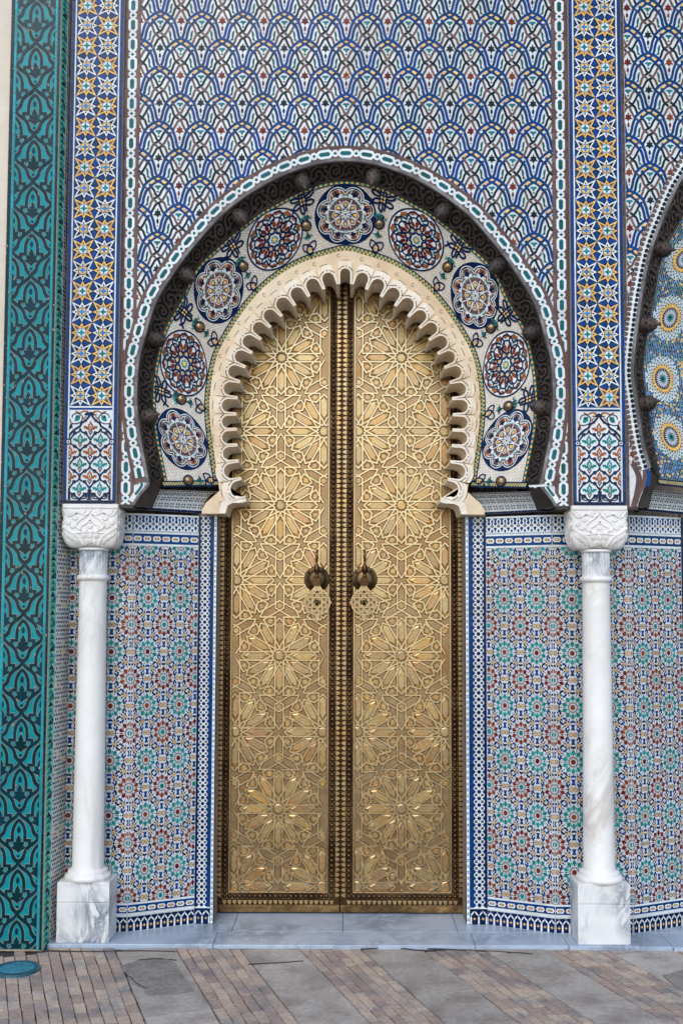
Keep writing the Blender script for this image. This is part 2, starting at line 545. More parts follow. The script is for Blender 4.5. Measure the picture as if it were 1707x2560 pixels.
def lay2(parent, name, pieces, spots, clipf=None, cap=300, joined=False, tilt=.004, focus=None):
    """as lay(), for a motif of several colours: pieces = (polygon, material, height)"""
    whole, cut = [], []
    for (x, y) in spots:
        if clipf is None: whole.append((x, y)); continue
        res, same = [], True
        for p, m, h in pieces:
            q = [(a + x, b + y) for a, b in p]
            r = clipf(q)
            if r != q: same = False
            if r: res.append((r, m, h))
        if same: whole.append((x, y))
        elif res: cut.append(res)
    if focus: whole.sort(key=lambda p: abs(p[0] - focus[0]) + abs(p[1] - focus[1]))
    room = 0 if joined else max(cap - len(cut), 0)
    if whole[:room]:
        mes = []
        for k in range(3 if len(whole) > 9 else 1):
            mb = MB()
            for p, m, h in pieces: mb.poly(p, h, m, tilt=tilt)
            mes.append(mb.mesh(name))
        for i, (x, y) in enumerate(whole[:room]):
            link(name, mes[random.randrange(len(mes))], parent, (x, -random.uniform(0, .0001), y))
    rest = MB()
    for x, y in whole[room:]:
        for p, m, h in pieces: rest.poly([(a + x, b + y) for a, b in p], h + random.uniform(0, .00002), m, tilt=tilt)
    if joined:
        for r in cut:
            for p, m, h in r: rest.poly(p, h + random.uniform(0, .00002), m, tilt=tilt)
    else:
        for r in cut[:cap]:
            mb = MB()
            for p, m, h in r: mb.poly(p, h, m, tilt=tilt)
            mb.build(name, parent)
    if rest.f: rest.build(name, parent, kind='stuff')

def hits(s0, s1, t0, t1):
    return [(a, b) for a in s0 for b in t0]

# ================================================================== ground
pave = MB()
pave.v += [(-60, -60, -.012), (60, -60, -.012), (60, 7, -.012), (-60, 7, -.012)]
pave.f.append((0, 1, 2, 3)); pave.m.append(pave.mi('joint_dirt')); pave.sm.append(0)
ground = pave.build('ground', kind='structure')
# paving outside the picture: one even sheet in front
far = MB()
far.v += [(-60, -60, -.002), (60, -60, -.002), (60, 3.5, -.002), (-60, 3.5, -.002)]
far.f.append((0, 1, 2, 3)); far.m.append(far.mi('stone_slab')); far.sm.append(0)
far.build('square', kind='structure')
bed = MB()
bed.v += [(-6, 3.5, -.009), (6, 3.5, -.009), (6, 5.6, -.009), (-6, 5.6, -.009)]
bed.f.append((0, 1, 2, 3)); bed.m.append(bed.mi('joint_dirt')); bed.sm.append(0)
pavement = bed.build('pavement', kind='structure')
AX = R(-71.2)
dx, dy = math.cos(AX), math.sin(AX)          # along the strips, towards the viewer
nx, ny = -dy, dx                             # across, to the right
def PW(a, b): return (a * nx + b * dx, 5.40 + a * ny + b * dy)   # strip coordinates -> ground
CR = -dx / dy
def front_y(x): return 5.386 - .0 * x        # edge of the doorstep
def ground_clip(poly):
    poly = clip(poly, (0, 5.384), (0, -1))
    return clip(poly, (0, 3.5), (0, 1)) if poly else poly
strip_x = [-1.107, -.805, -.497, -.205, .091, .394, .691, .985, 1.287]   # where the strip edges meet the doorstep
def acr(x): return x * (nx) + 0.0 if False else x * (-dy)                # across distance of a line through (x, 5.40)
edges = [acr(x) for x in strip_x]
def flat_ground(poly, h, m, mb, bev=.02, dz=0.0):
    q = ground_clip(poly)
    if not q: return False
    mm = MB(lambda u, v, hh: (u, v, hh))
    mm.poly(q, h, m, h0=-.012, tilt=.004, bev=bev)
    mb.append((mm, q))
    return True
bricks, slabs = [], []
def brick_strip(a0, a1, b0, b1, rows):
    wr = (a1 - a0) / rows
    for r in range(rows):
        b = b0 - random.uniform(0, .13)
        while b < b1:
            ln = random.choice((.09, .1, .1, .11, .13))
            g = .0016
            J = lambda: random.uniform(-.0022, .0016)
            poly = [PW(a0 + wr * r + g - J(), b + g + J()), PW(a0 + wr * (r + 1) - g + J(), b + g + J()),
                    PW(a0 + wr * (r + 1) - g + J(), b + ln - g + J()), PW(a0 + wr * r + g - J(), b + ln - g + J())]
            flat_ground(poly, random.uniform(-.003, .002), 'paver_brick', bricks)
            b += ln
def slab_strip(a0, a1, cuts):
    for c0, c1 in zip(cuts, cuts[1:]):
        g = .004
        n = 5
        poly = [PW(a0 + g + random.uniform(-.002, .002), c0 + g + (c1 - c0 - 2 * g) * i / n) for i in range(n + 1)]
        poly += [PW(a1 - g + random.uniform(-.002, .002), c1 - g - (c1 - c0 - 2 * g) * i / n) for i in range(n + 1)]
        flat_ground(poly, random.uniform(-.002, .002), 'stone_slab', slabs, bev=.006)
brick_strip(edges[0] - .72, edges[0], -.35, .95, 14)
brick_strip(edges[0] - 1.4, edges[0] - .72, -.5, .42, 13)
slab_strip(edges[0] - 1.4, edges[0] - .70 + .02, [.43, .9, 1.7])
brick_strip(edges[0] - .69, edges[0], .95, 2.0, 13)
slab_strip(edges[0], edges[1], [-.3, .16, .60, 1.12, 1.7, 2.1])
brick_strip(edges[1], edges[2], -.3, 2.0, 6)
slab_strip(edges[2], edges[3], [-.3, .20, .84, 1.4, 2.1])
brick_strip(edges[3], edges[4], -.2, 2.0, 6)
slab_strip(edges[4], edges[5], [-.2, .3, .75, 1.25, 2.1])
brick_strip(edges[5], edges[6], -.2, 2.0, 6)
slab_strip(edges[6], edges[7], [-.2, .33, .68, 1.05, 1.5, 2.1])
brick_strip(edges[7], edges[8], -.2, 2.0, 6)
slab_strip(edges[8], edges[8] + .32, [-.2, .15, .5, 1.0, 1.5, 2.1])
brick_strip(edges[8] + .32, edges[8] + .65, -.2, 2.0, 6)
bricks = [b for b in bricks if b[1][0][1] > 4.2] + [b for b in bricks if b[1][0][1] <= 4.2]
vis = []
for mm, q in bricks:
    cx = sum(p[0] for p in q) / len(q); cy = sum(p[1] for p in q) / len(q)
    px, py = proj((cx, cy, 0))
    vis.append((abs(area(q)) / cy if (-20 < px < 1727 and py < 2580) else 0, mm))
vis.sort(key=lambda t: -t[0])
for s_, mm in vis[:300]: mm.build('brick', pavement)
rest = MB(lambda u, v, h: (u, v, h))
for s_, mm in vis[300:]:
    b = len(rest.v); rest.v += mm.v; rest.f += [tuple(i + b for i in f) for f in mm.f]; rest.mi('paver_brick')
    rest.m += mm.m; rest.sm += mm.sm
if rest.f: rest.build('brick', pavement, kind='stuff')
for mm, q in slabs: mm.build('slab', pavement)
for pts in ([(300, 2418), (345, 2402), (420, 2399), (440, 2410), (470, 2458), (490, 2482), (440, 2488), (372, 2490), (352, 2470), (330, 2462), (318, 2440)], [(1655, 2440), (1707, 2425), (1740, 2450), (1740, 2490), (1690, 2470)]):
    q = [G(px, py) for px, py in pts]; mm = MB(lambda u, v, h: (u, v, h)); mm.poly(q, .0035, 'worn_stone', h0=-.01, bev=.01); mm.build('broken_patch', pavement)
for pts in ([(310, 2432), (325, 2445), (345, 2462), (368, 2474)], [(620, 2412), (700, 2408), (760, 2404)], [(345, 2402), (390, 2398), (440, 2402)], [(1000, 2372), (1060, 2378), (1110, 2376)], [(60, 2375), (200, 2380), (330, 2378), (440, 2380)], [(900, 2374), (1010, 2371), (1240, 2380), (1330, 2386)]):
    q = cr([G(px, py) for px, py in pts], 5); l_, r_ = sides([(x + random.uniform(-.003, .003), y + random.uniform(-.002, .002)) for x, y in q], .005)
    mm = MB(lambda u, v, h: (u, v, h)); mm.poly(l_ + r_[::-1], .0046, 'joint_dirt', h0=-.01); mm.build('crack', pavement)

# marble doorstep of several plates
dst = MB(); dst.box(-1.62, 2.4, 5.44, 6.0, -.02, .002, 'old_mortar')
step = dst.build('doorstep', kind='structure')
def plate(x0, x1, y0, y1, top=STEP):
    mb = MB()
    mb.box(x0 + .001, x1 - .001, y0, y1, -.012, top, 'marble_step')
    o = mb.build('marble_plate', step)
    b = o.modifiers.new('edge', 'BEVEL'); b.width = .003; b.segments = 2
for x0, x1, y0, y1 in ((-1.46, -.62, 5.387, 5.60), (-.62, .66, 5.383, 5.602), (.66, 1.115, 5.385, 5.60), (1.115, 1.62, 5.373, 5.60), (1.62, 2.4, 5.36, 5.6),
                       (-1.46, -.55, 5.6015, 5.96), (-.55, .015, 5.6035, 5.96), (.015, .60, 5.6035, 5.96), (.60, 2.4, 5.6015, 5.96)):
    plate(x0, x1, y0, y1, STEP - random.uniform(0, .0012))

# ================================================================== plaster at the far left, green pier
pw = thing('plaster_wall', 'narrow strip of cream plaster wall at the left of the green pier', 'wall', (-1.75, 5.36, 0))
mb = MB(); mb.box(-.10, .064, 0, .5, 0, TOPZ, 'plaster_cream'); mb.build('plaster', pw)
pw = thing('plaster_wall', 'pale blue plaster wall at the extreme left edge beyond the cream strip', 'wall', (-2.3, 5.40, 0))
mb = MB(); mb.box(-1.5, .447, 0, .5, 0, TOPZ, 'plaster_blue'); mb.build('plaster', pw)

PX1 = -1.437                                # right edge of the pier
PX0 = U(23, 300, PIER)[0]
pier = thing('tiled_pier', 'tall pier faced with carved green and turquoise tiles, left of the white column', 'pier', (PX0, PIER, 0))
PWD = PX1 - PX0
mb = MB(); mb.box(0, PWD, .0, .26, 0, TOPZ, 'grout'); mb.build('core', pier)
fx = lambda px: U(px, 300, PIER)[0] - PX0
c0, c1 = fx(40), fx(134.5)                  # patterned field
uc = (c0 + c1) / 2; hw = (c1 - c0) / 2
mb = MB(); mb.poly(rect(c0, .01, c1, TOPZ), .002, 'pier_base'); mb.build('glazed_field', pier)
kx = hw / 405; PV = (U(85, 68, PIER)[1] - U(85, 1215, PIER)[1]) / 9.72; ky = PV / 1028
fz0 = U(85, 67, PIER)[1]
if True:
    mk = lambda p: [(x * kx, -y * ky) for x, y in p]
    fl = [(0, -240), (30, -190), (55, -130), (52, -95), (40, -70), (70, -92), (110, -80), (122, -55), (105, -25), (85, -10), (125, 0), (145, 35), (110, 60), (60, 85), (25, 115), (0, 150)]
    fl = fl + [(-x, y) for x, y in fl[1:-1]][::-1]
    P = []
    P.append(('leaf', mk(fl), 'pier_dark'))
    P.append(('small_diamond', mk([(0, 168), (38, 200), (0, 235), (-38, 200)]), 'pier_dark'))
    P.append(('bud', mk(lens(0, -330, 36, 75)), 'pier_dark'))
    bowl = [(-403, -175), (-330, -72), (-230, -2), (-150, 90), (-105, 205), (-55, 275), (0, 300)]
    step_ = [(4, -540), (-62, -470), (-110, -370), (-128, -260), (-129, -160)]
    stp = [(-129, -185), (-129, -118), (-228, -118), (-228, 10)]
    dome = [(3, -700), (-45, -625), (-130, -560), (-225, -480), (-275, -385), (-300, -285), (-345, -225), (-403, -188)]
    for nm, q, w_, n_ in (('bowl_strap', bowl, 66, 5), ('inner_strap', step_, 66, 5), ('dome_strap', dome, 66, 5)):
        P.append((nm, mk(strap(q, w_, n_)), 'pier_dark'))
        P.append((nm, mk(mir(strap(q, w_, n_))), 'pier_dark'))
    P.append(('stepped_strap', mk(strap(stp, 64, 0)), 'pier_dark')); P.append(('stepped_strap', mk(mir(strap(stp, 64, 0))), 'pier_dark'))
    bc = boxclip(c0 + .001, c1 - .001, .012, TOPZ)
    G_ = []
    for q, n_ in ((bowl, 5), (step_, 5), (dome, 5), (stp, 0)):
        G_.append((mk(strap(q, 80, n_)), 'grout', .0026 + .0001 * len(G_))); G_.append((mk(mir(strap(q, 80, n_))), 'grout', .0026 + .0001 * len(G_)))
    G_.append((mk([(x * 1.09, (y + 45) * 1.05 - 45) for x, y in fl]), 'grout', .0025))
    spots = [(uc, fz0 - PV * k) for k in range(-9, 26)] + [(uc + sg * hw, fz0 - PV * (k + .5)) for k in range(-9, 26) for sg in (-1, 1)]
    lay2(pier, 'joint_line', G_, spots, bc, joined=True, tilt=0)
    for i, (nm, p, m) in enumerate(P): lay(pier, nm, [p], m, .0034 + .0002 * i, spots, bc, tilt=.01, focus=(uc, 1.6))
def column_of(parent, name, x0, x1, z0, z1, ln, m, h, jit=.4, cap=300):
    """a row of edge tiles one above the other"""
    z = z0; k = 0; mb = MB()
    while z < z1:
        l = ln * random.uniform(1 - jit, 1 + jit)
        b = MB(); b.poly(rect(x0 + .0008, z + .0008, x1 - .0008, min(z + l, z1) - .0008), h + random.uniform(-.0003, .0003), m, tilt=.012)
        b.build(name, parent) if k < cap else None
        z += l; k += 1
column_of(pier, 'edge_tile', fx(24), fx(32.5), .005, TOPZ, .055, 'pier_dark', .003)
column_of(pier, 'liner_tile', fx(33), fx(39.5), .005, TOPZ, .11, 'pier_light', .003)
column_of(pier, 'liner_tile', fx(135), fx(140.5), .005, TOPZ, .11, 'pier_light', .003)
column_of(pier, 'edge_tile', fx(141), PWD - .002, .005, TOPZ, .06, 'pier_dark', .003)
def chips(parent, name, n, x0, x1, z0, z1, h, m='grout', size=.012, thin=.35, ok=None):
    """places where the glaze has flaked off"""
    mb = MB()
    for i in range(n):
        x, z = random.uniform(x0, x1), random.uniform(z0, z1)
        if ok and not ok(x, z): continue
        s_ = size * random.uniform(.3, 1) ** 1.5
        a = random.gauss(0, .35)
        q = [(s_ * thin * random.uniform(.5, 1) * math.cos(2 * PI * k / 7), s_ * random.uniform(.6, 1) * math.sin(2 * PI * k / 7)) for k in range(7)]
        mb.poly(rotp(q, a, x, z), h + random.uniform(0, .0002), m)
    mb.build(name, parent, kind='stuff')
chips(pier, 'glaze_chip', 150, .004, PWD - .003, .02, TOPZ, .0064, 'grout', .010, .5)
chips(pier, 'glaze_chip', 40, .002, .03, 1.8, TOPZ, .0064, 'grout', .010, .5)
# its flank, turned to the door
FL = math.hypot(.255, .037); fang = math.atan2(.255, .037)
mb = MB(); mb.poly(rect(0, 0, FL, TOPZ), .0, 'grout', h0=-.01); mb.poly(rect(.082, 0, FL, TOPZ), .0015, 'white_tile')
flank = mb.build('flank', pier, (PWD, 0, 0), fang)
mb = MB(); mb.poly(rect(.003, 0, .078, TOPZ), .0018, 'mint_tile')
k = 0
for i in range(int(TOPZ / .03)):
    mb.poly([(.010, i * .03), (.066, i * .03 + .002), (.038, i * .03 + .026)], .0026 + .0001 * (i % 3), 'turquoise_tile' if i % 3 else 'pier_dark', tilt=.01)
    mb.poly([(.042, i * .03 + .028), (.068, i * .03 + .004), (.072, i * .03 + .03)], .0029, 'bottle_tile' if i % 4 == 0 else 'mint_tile', tilt=.01)
mb.build('triangle_strip', flank, kind='stuff')

# ================================================================== rosette walls
zA, zB = U(320, 1427.5, LW)[1], U(320, 2108, LW)[1]
RV = (zA - zB) / 5
def rosette(main, mid):
    o = [(star(0, 0, 7.8, 5.6, 10, R(90)), mid, .0016)]
    for k in range(20): o.append((drop(0, 0, 8.6, 14.0, 1.45, R(18 * k + 9)), 'black_tile', .0015))
    for k in range(10):
        o.append((drop(0, 0, 13.6, 29.2, 5.0, R(90 + 36 * k)), main, .0016 + .00003 * k))
        o.append((rotp([(14.5, 0), (22, 1.7), (28, 0), (22, -1.7)], R(108 + 36 * k)), main, .0015))
    for k in range(20): o.append((rotp([(28.8, 0), (31, 1.7), (33.2, 0), (31, -1.7)], R(18 * k + (0 if k % 2 else 0))), 'black_tile', .0015))
    return o
def rosette_fill():
    o = []
    stars = [(13.9 * sx, 40.9 * sy) for sx in (1, -1) for sy in (1, -1)]
    for k in range(10):
        a = R(90 + 36 * k)
        o.append((rotp([(33.4, -6.4), (39.6, -7.2), (37.6, 0), (39.6, 7.2), (33.4, 6.4), (32.6, 0)], a), 'cobalt_tile' if k % 3 else 'navy_tile', .0014))
        o.append((rotp([(33.2, 0), (36.2, 2.8), (39.4, 0), (36.2, -2.8)], a + R(18)), 'black_tile', .0014))
    for k in range(20):
        a = R(9 + 18 * k); x, y = 42 * math.cos(a), 42 * math.sin(a)
        if any(math.hypot(x - p, y - q) < 7.4 for p, q in stars) or (abs(x) > 36 and abs(y) < 8): continue
        o.append((rotp([(40.0, 0), (42.4, 4.2), (45.6, 0), (42.4, -4.2)], a), 'cobalt_tile' if k % 2 else 'black_tile', .0013))
    def st(x, y):
        return [(ngon(x, y, 6.2, 6, R(30)), 'black_tile', .00175), (star(x, y, 5.8, 3.2, 6, R(90)), 'yellow_tile', .0020), (ngon(x, y, 2.0, 6), 'sky_tile', .0024)]
    for x, y in stars: o += st(x, y)
    for sx in (1, -1):
        o += st(51 + 5.7 * sx, 0)
        o.append((sc([(-6.2, -7.2), (6.2, -7.2), (3.0, 0), (6.2, 7.2), (-6.2, 7.2), (-3.0, 0)], 1, 1, 51, 17.8 * sx), 'cobalt_tile', .0016))
        for sy in (1, -1):
            o.append((lens(51 + 11.5 * sx, 11.5 * sy, 2.2, 5.2, R(35) * sx * sy), 'navy_tile', .00165))
            o.append((ngon(51 + 13.5 * sx, 3.2 * sy, 1.6, 4), 'black_tile', .0016))
    return o
def rosette_wall(thing_, name, p0, p1, red_u, per, z0, z1, bands=True, u_lo=0.0, uclip=None, edge=None):
    """one flat stretch of mosaic wall between two plan points"""
    L_ = math.dist(p0, p1); ang = math.atan2(p1[1] - p0[1], p1[0] - p0[0])
    bx, by = thing_.location.x, thing_.location.y
    mb = MB(); mb.box(0, L_, 0, .03, 0, WALLTOP, 'grout'); mb.poly(rect(.0005, .001, L_ - .0005, WALLTOP - .001), .0012, 'mosaic_white')
    pan = mb.build(name, thing_, (p0[0] - bx, p0[1] - by, 0), ang)
    kx = per / 102; ky = RV / 134.6
    def S_(o): return [([(x * kx, y * ky) for x, y in p], m, h) for p, m, h in o]
    bc = boxclip(.002 + u_lo, L_ - .002, z0, z1)
    rows = range(-2, 9)
    us = [red_u + per * i for i in range(-8, 9)]
    red = [(u, zA - RV * k) for u in us for k in rows]
    teal = [(u + per / 2, zA - RV * (k + .5)) for u in us for k in rows]
    inr = lambda s_: [(u, z) for u, z in s_ if -per * .45 < u < L_ + per * .45 and z0 - RV * .35 < z < z1 + RV * .35]
    red, teal = inr(red), inr(teal)
    lay2(pan, 'rosette', S_(rosette('red_tile', 'turquoise_tile')), red, bc, focus=(L_ / 2, 1.6))
    lay2(pan, 'rosette', S_(rosette('turquoise_tile', 'red_tile')), teal, bc, focus=(L_ / 2, 1.6))
    allp = [(u, zA - RV * k) for u in us for k in rows] + [(u + per / 2, zA - RV * (k + .5)) for u in us for k in rows]
    allp = [(u, z) for u, z in allp if -per < u < L_ + per and z0 - RV * .6 < z < z1 + RV * .6]
    lay2(pan, 'mosaic_chips', S_(rosette_fill()), allp, bc, joined=True)
    if bands: wall_bands(pan, L_, per * 0.28)
    return pan, L_
zz = lambda y: U(320, y, LW)[1]
fk = MB(); fq = .021
for i in range(int(2.2 / fq)):
    for j in range(8):
        u, v = .092 + fq * (j + .5 * (i % 2)), .02 + fq * (i + .5)
        if u > FL - .008: continue
        fk.poly(star(u, v, .0088, .0052, 4, R(45 * (i % 2))), .0024 + random.uniform(0, .0003), random.choice(('navy_tile', 'red_tile', 'brown_tile', 'cobalt_tile', 'turquoise_tile', 'yellow_tile', 'brown_tile')))
for i in range(int(3.2 / fq)):
    for j in range(8):
        u, v = .092 + fq * j, 2.23 + fq * (i + .5)
        if u > FL - .008: continue
        fk.poly([(u - .008, v), (u + .002, v - .009), (u + .008, v), (u - .002, v + .009)], .0024 + random.uniform(0, .0003), random.choice(('navy_tile', 'brown_tile', 'grout', 'navy_tile', 'orange_tile')))
fk.build('mosaic_chips', flank, kind='stuff')
WALLTOP = zz(1283)
def wall_bands(pan, L_, p):
    h = .0026
    mb = MB()
    z0, z1 = zz(1328), zz(1288); H = z1 - z0
    # tall interlaced band
    mb.poly(rect(.002, z0, L_ - .002, z1), h, 'cobalt_tile')
    n = max(2, round((L_) / .0352)); q = L_ / n
    bc = boxclip(.003, L_ - .003, z0 + .0005, z1 - .0005)
    for i in range(-1, n + 1):
        u = q * (i + .5)
        for sx in (1, -1):
            a = strap([(u - sx * q * .95, z0 + H * .02), (u - sx * q * .80, z0 + H * .22), (u - sx * q * .42, z0 + H * .36), (u, z0 + H * .5), (u + sx * q * .34, z0 + H * .63), (u + sx * q * .22, z0 + H * .80), (u + sx * q * .42, z0 + H * .98)], .0068, 3)
            a2 = strap([(u - sx * q * .42, z0 + H * .02), (u - sx * q * .22, z0 + H * .2), (u - sx * q * .34, z0 + H * .37), (u, z0 + H * .5)], .0068, 3)
            for j, s_ in enumerate((a, a2)):
                s_ = bc(s_)
                if s_: mb.poly(s_, h + .0006 + .0002 * j + (.0001 if sx > 0 else 0), 'white_tile')
        s_ = bc(ngon(u + q / 2, z0 + H * .5, .0042, 4))
        if s_: mb.poly(s_, h + .0012, 'yellow_tile')
    mb.build('interlace_band', pan, kind='stuff')
    mb = MB()
    for (ya, yb, yc, yd) in ((1333, 1339, 1352, 1358), (2263, 2268, 2280, 2283)):
        a, b, c, d = zz(yd), zz(yc), zz(yb), zz(ya)
        mb.poly(rect(.002, a, L_ - .002, b), h, 'cobalt_tile'); mb.poly(rect(.002, c, L_ - .002, d), h, 'cobalt_tile')
        mb.poly(rect(.002, b + .0002, L_ - .002, c - .0002), h - .0006, 'cobalt_tile')
        n = max(2, round(L_ / .0475)); q = L_ / n; vc = (b + c) / 2; hh = (c - b) / 2
        for i in range(n):
            u = q * (i + .5)
            hexa = [(u - q * .46, vc), (u - q * .3, vc + hh * .95), (u + q * .3, vc + hh * .95), (u + q * .46, vc), (u + q * .3, vc - hh * .95), (u - q * .3, vc - hh * .95)]
            mb.poly(hexa, h + .0002, 'white_tile', tilt=.01)
            mb.poly(lens(u, vc, hh * .55, q * .30, R(90)), h + .0006, 'brown_tile')
            mb.poly(star(u, vc, hh * .75, hh * .3, 4, 0), h + .001, 'yellow_tile')
            mb.poly(ngon(u + q / 2, vc, hh * .42, 4), h + .0012, 'red_tile') if i < n - 1 else None
    mb.build('hexagon_band', pan, kind='stuff')
    mb = MB()
    z0, z1 = .02, zz(2293); H = z1 - z0
    mb.poly(rect(.002, z0, L_ - .002, z1), h, 'navy_tile')
    n = max(2, round(L_ / .0365)); q = L_ / n
    bc = boxclip(.003, L_ - .003, z0, z1)
    for i in range(n + 1):
        u = q * i
        post = bc([(u - q * .13, z0), (u + q * .13, z0), (u + q * .13, z0 + H * .5), (u, z0 + H * .62), (u - q * .13, z0 + H * .5)])
        if post: mb.poly(post, h + .0006, 'white_tile')
        for sx in (1, -1):
            s_ = bc(lens(u + sx * q * .26, z0 + H * .73, q * .10, H * .20, -sx * R(38)))
            if s_: mb.poly(s_, h + .0008 + (.0001 if sx > 0 else 0), 'white_tile')
        if i < n:
            mb.poly(star(u + q / 2, z0 + H * .34, q * .26, q * .1, 4), h + .0007, 'yellow_tile', tilt=.01)
            mb.poly(ngon(u + q / 2, z0 + H * .95, q * .06, 8), h + .0007, 'white_tile')
    mb.build('arcade_band', pan, kind='stuff')
    for y in (1285.5, 1330.5, 1361, 2260.5, 2288):
        column = MB()
        u = 0
        while u < L_ - .01:
            l = random.uniform(.05, .09)
            column.poly(rect(u + .0006, zz(y + 2.3), min(u + l, L_) - .0006, zz(y - 2.3)), h + random.uniform(0, .0004), 'white_tile', tilt=.006)
            u += l
        column.build('white_liner', pan, kind='stuff')
ZR0, ZR1 = zz(2258), zz(1364)

KL0, KL1 = (U(326, 1800, LW)[0], LW), (U(491.5, 1800, JB)[0], JB)
KR1, KR0 = (U(1216, 1800, JB)[0], JB), (U(1383, 1800, LW)[0], LW)
KN0 = (U(1575, 1800, LW)[0], LW)
KP = (PX1 + .035, LW)
JL = (U(539, 1700, JB)[0], JB); JR = (U(1163.5, 1700, JB)[0], JB)
SPER = .1737 * 5.7 / 5.78
dl = thing('mosaic_wall', 'mosaic wall with red and green rosettes left of the brass door', 'wall', (KL0[0], LW, 0))
rosette_wall(dl, 'straight_panel', KP, KL0, math.dist(KP, KL0), .205, ZR0, ZR1)
rosette_wall(dl, 'splayed_panel', KL0, KL1, 0, SPER, ZR0, ZR1)
dr = thing('mosaic_wall', 'mosaic wall with red and green rosettes between brass door and right column', 'wall', (KR0[0], LW, 0))
rosette_wall(dr, 'splayed_panel', KR1, KR0, math.dist(KR1, KR0), SPER, ZR0, ZR1)
rosette_wall(dr, 'straight_panel', KR0, KN0, 0, math.dist(KR0, KN0) / 2, ZR0, ZR1)
dn = thing('mosaic_wall', 'mosaic wall with rosettes receding to the right of the right column', 'wall', (KN0[0], LW, 0))
KN1 = (KN0[0] + (KL1[0] - KL0[0]) , JB)
rosette_wall(dn, 'splayed_panel', KN0, KN1, 0, SPER, ZR0, ZR1)
# jamb strips: blue with white eight-point lattice
def jamb(thing_, p0, p1, flip):
    L_ = abs(p1[0] - p0[0]); x0 = min(p0[0], p1[0])
    bx, by = thing_.location.x, thing_.location.y
    mb = MB(); mb.box(0, L_, .0, .03, 0, WALLTOP + .02, 'grout'); mb.poly(rect(.0005, .001, L_ - .0005, WALLTOP), .0012, 'navy_tile')
    pan = mb.build('jamb_panel', thing_, (x0 - bx, p0[1] - by, 0))
    f = (lambda u: L_ - u) if flip else (lambda u: u)
    s = L_ / 47.0                         # metres per photo pixel here
    def R_(a, b): return min(f(a * s), f(b * s)), max(f(a * s), f(b * s))
    a, b = R_(6, 30)
    z0 = .10; z1 = WALLTOP
    mb = MB(); mb.poly(rect(a, z0, b, z1), .0018, 'white_tile')
    uc = (a + b) / 2; pv = 14.7 * s; n = int((z1 - z0) / pv)
    bc = boxclip(a, b, z0, z1)
    for k in range(n + 1):
        z = z0 + pv * (k + .5)
        for p, m in ((ngon(uc, z, 4.5 * s, 8, R(22)), 'navy_tile'),
                     (ngon(uc - 7 * s, z, 1.2 * s, 4), 'red_tile'), (ngon(uc + 7 * s, z, 1.2 * s, 4), 'red_tile'),
                     (ngon(uc, z + pv / 2, 1.2 * s, 4), 'red_tile')):
            p = bc(p)
            if p: mb.poly(p, .0024, m, tilt=.01)
        for sx in (-1, 1):
            xs = star(uc + sx * 7 * s, z + pv / 2, 5.6 * s, 2.1 * s, 4, R(45))
            p = bc(xs)
            if p: mb.poly(p, .0024, 'navy_tile', tilt=.01)
            p = bc(ngon(uc + sx * 12.2 * s, z, 4.2 * s, 8))
            if p: mb.poly(p, .0025, 'cobalt_tile', tilt=.01)
    mb.build('lattice_strip', pan, kind='stuff')
    a, b = R_(31, 39)
    column_of(pan, 'edge_tile', a, b, z0, z1, .05, 'cobalt_tile', .0026, .3)
    a, b = R_(40, 46.5)
    mb = MB(); mb.poly(rect(a, .02, b, z1), .0018, 'white_tile')
    uc = (a + b) / 2; n = int((z1 - .02) / (6.5 * s))
    for k in range(n):
        c = ('cobalt_tile', 'turquoise_tile', 'cobalt_tile', 'red_tile')[(k // 2) % 4]
        z = .02 + 6.5 * s * (k + .5)
        if k % 2: mb.poly([(a + .0005, z - 2.6 * s), (b - .0005, z - 2.6 * s), (uc, z), (b - .0005, z + 2.6 * s), (a + .0005, z + 2.6 * s), (uc, z)][:3], .0024, c)
        if k % 2: mb.poly([(uc, z), (b - .0005, z + 2.6 * s), (a + .0005, z + 2.6 * s)], .0024, c)
    mb.build('bow_tie_strip', pan, kind='stuff')
    # foot of the strip: pointed arcade, as on the wall beside it
    mb = MB(); h = .003
    a, b = R_(1, 39)
    mb.poly(rect(a, .02, b, .098), h, 'navy_tile')
    mb.poly(rect(a, .0985, b, .104), h + .0004, 'white_tile')
    q = (b - a) / 2
    for i in range(2):
        u = a + q * (i + .5)
        mb.poly(star(u, .048, q * .2, q * .08, 4), h + .0007, 'yellow_tile')
        for sx in (1, -1):
            mb.poly(lens(u + sx * q * .24, .075, q * .08, .016, sx * R(38)), h + .0008, 'white_tile')
    for i in range(3):
        u = min(max(a + q * i, a + q * .1), b - q * .1)
        mb.poly([(u - q * .09, .02), (u + q * .09, .02), (u + q * .09, .055), (u, .062), (u - q * .09, .055)], h + .0006, 'white_tile')
    mb.build('arcade_band', pan, kind='stuff')
    # reveal, running back to the door
    mb = MB(); ang = R(90) if not flip else R(-90)
    mb.box(-.0, .19, .0, .02, 0, WALLTOP, 'old_mortar')
    mb.build('reveal', pan, (L_, .0012, 0) if not flip else (0, .19, 0), ang)
    return pan
jamb(dl, KL1, JL, False)
jamb(dr, JR, KR1, True)
JN = (KN1[0] + .105, JB)
jamb(dn, KN1, JN, False)

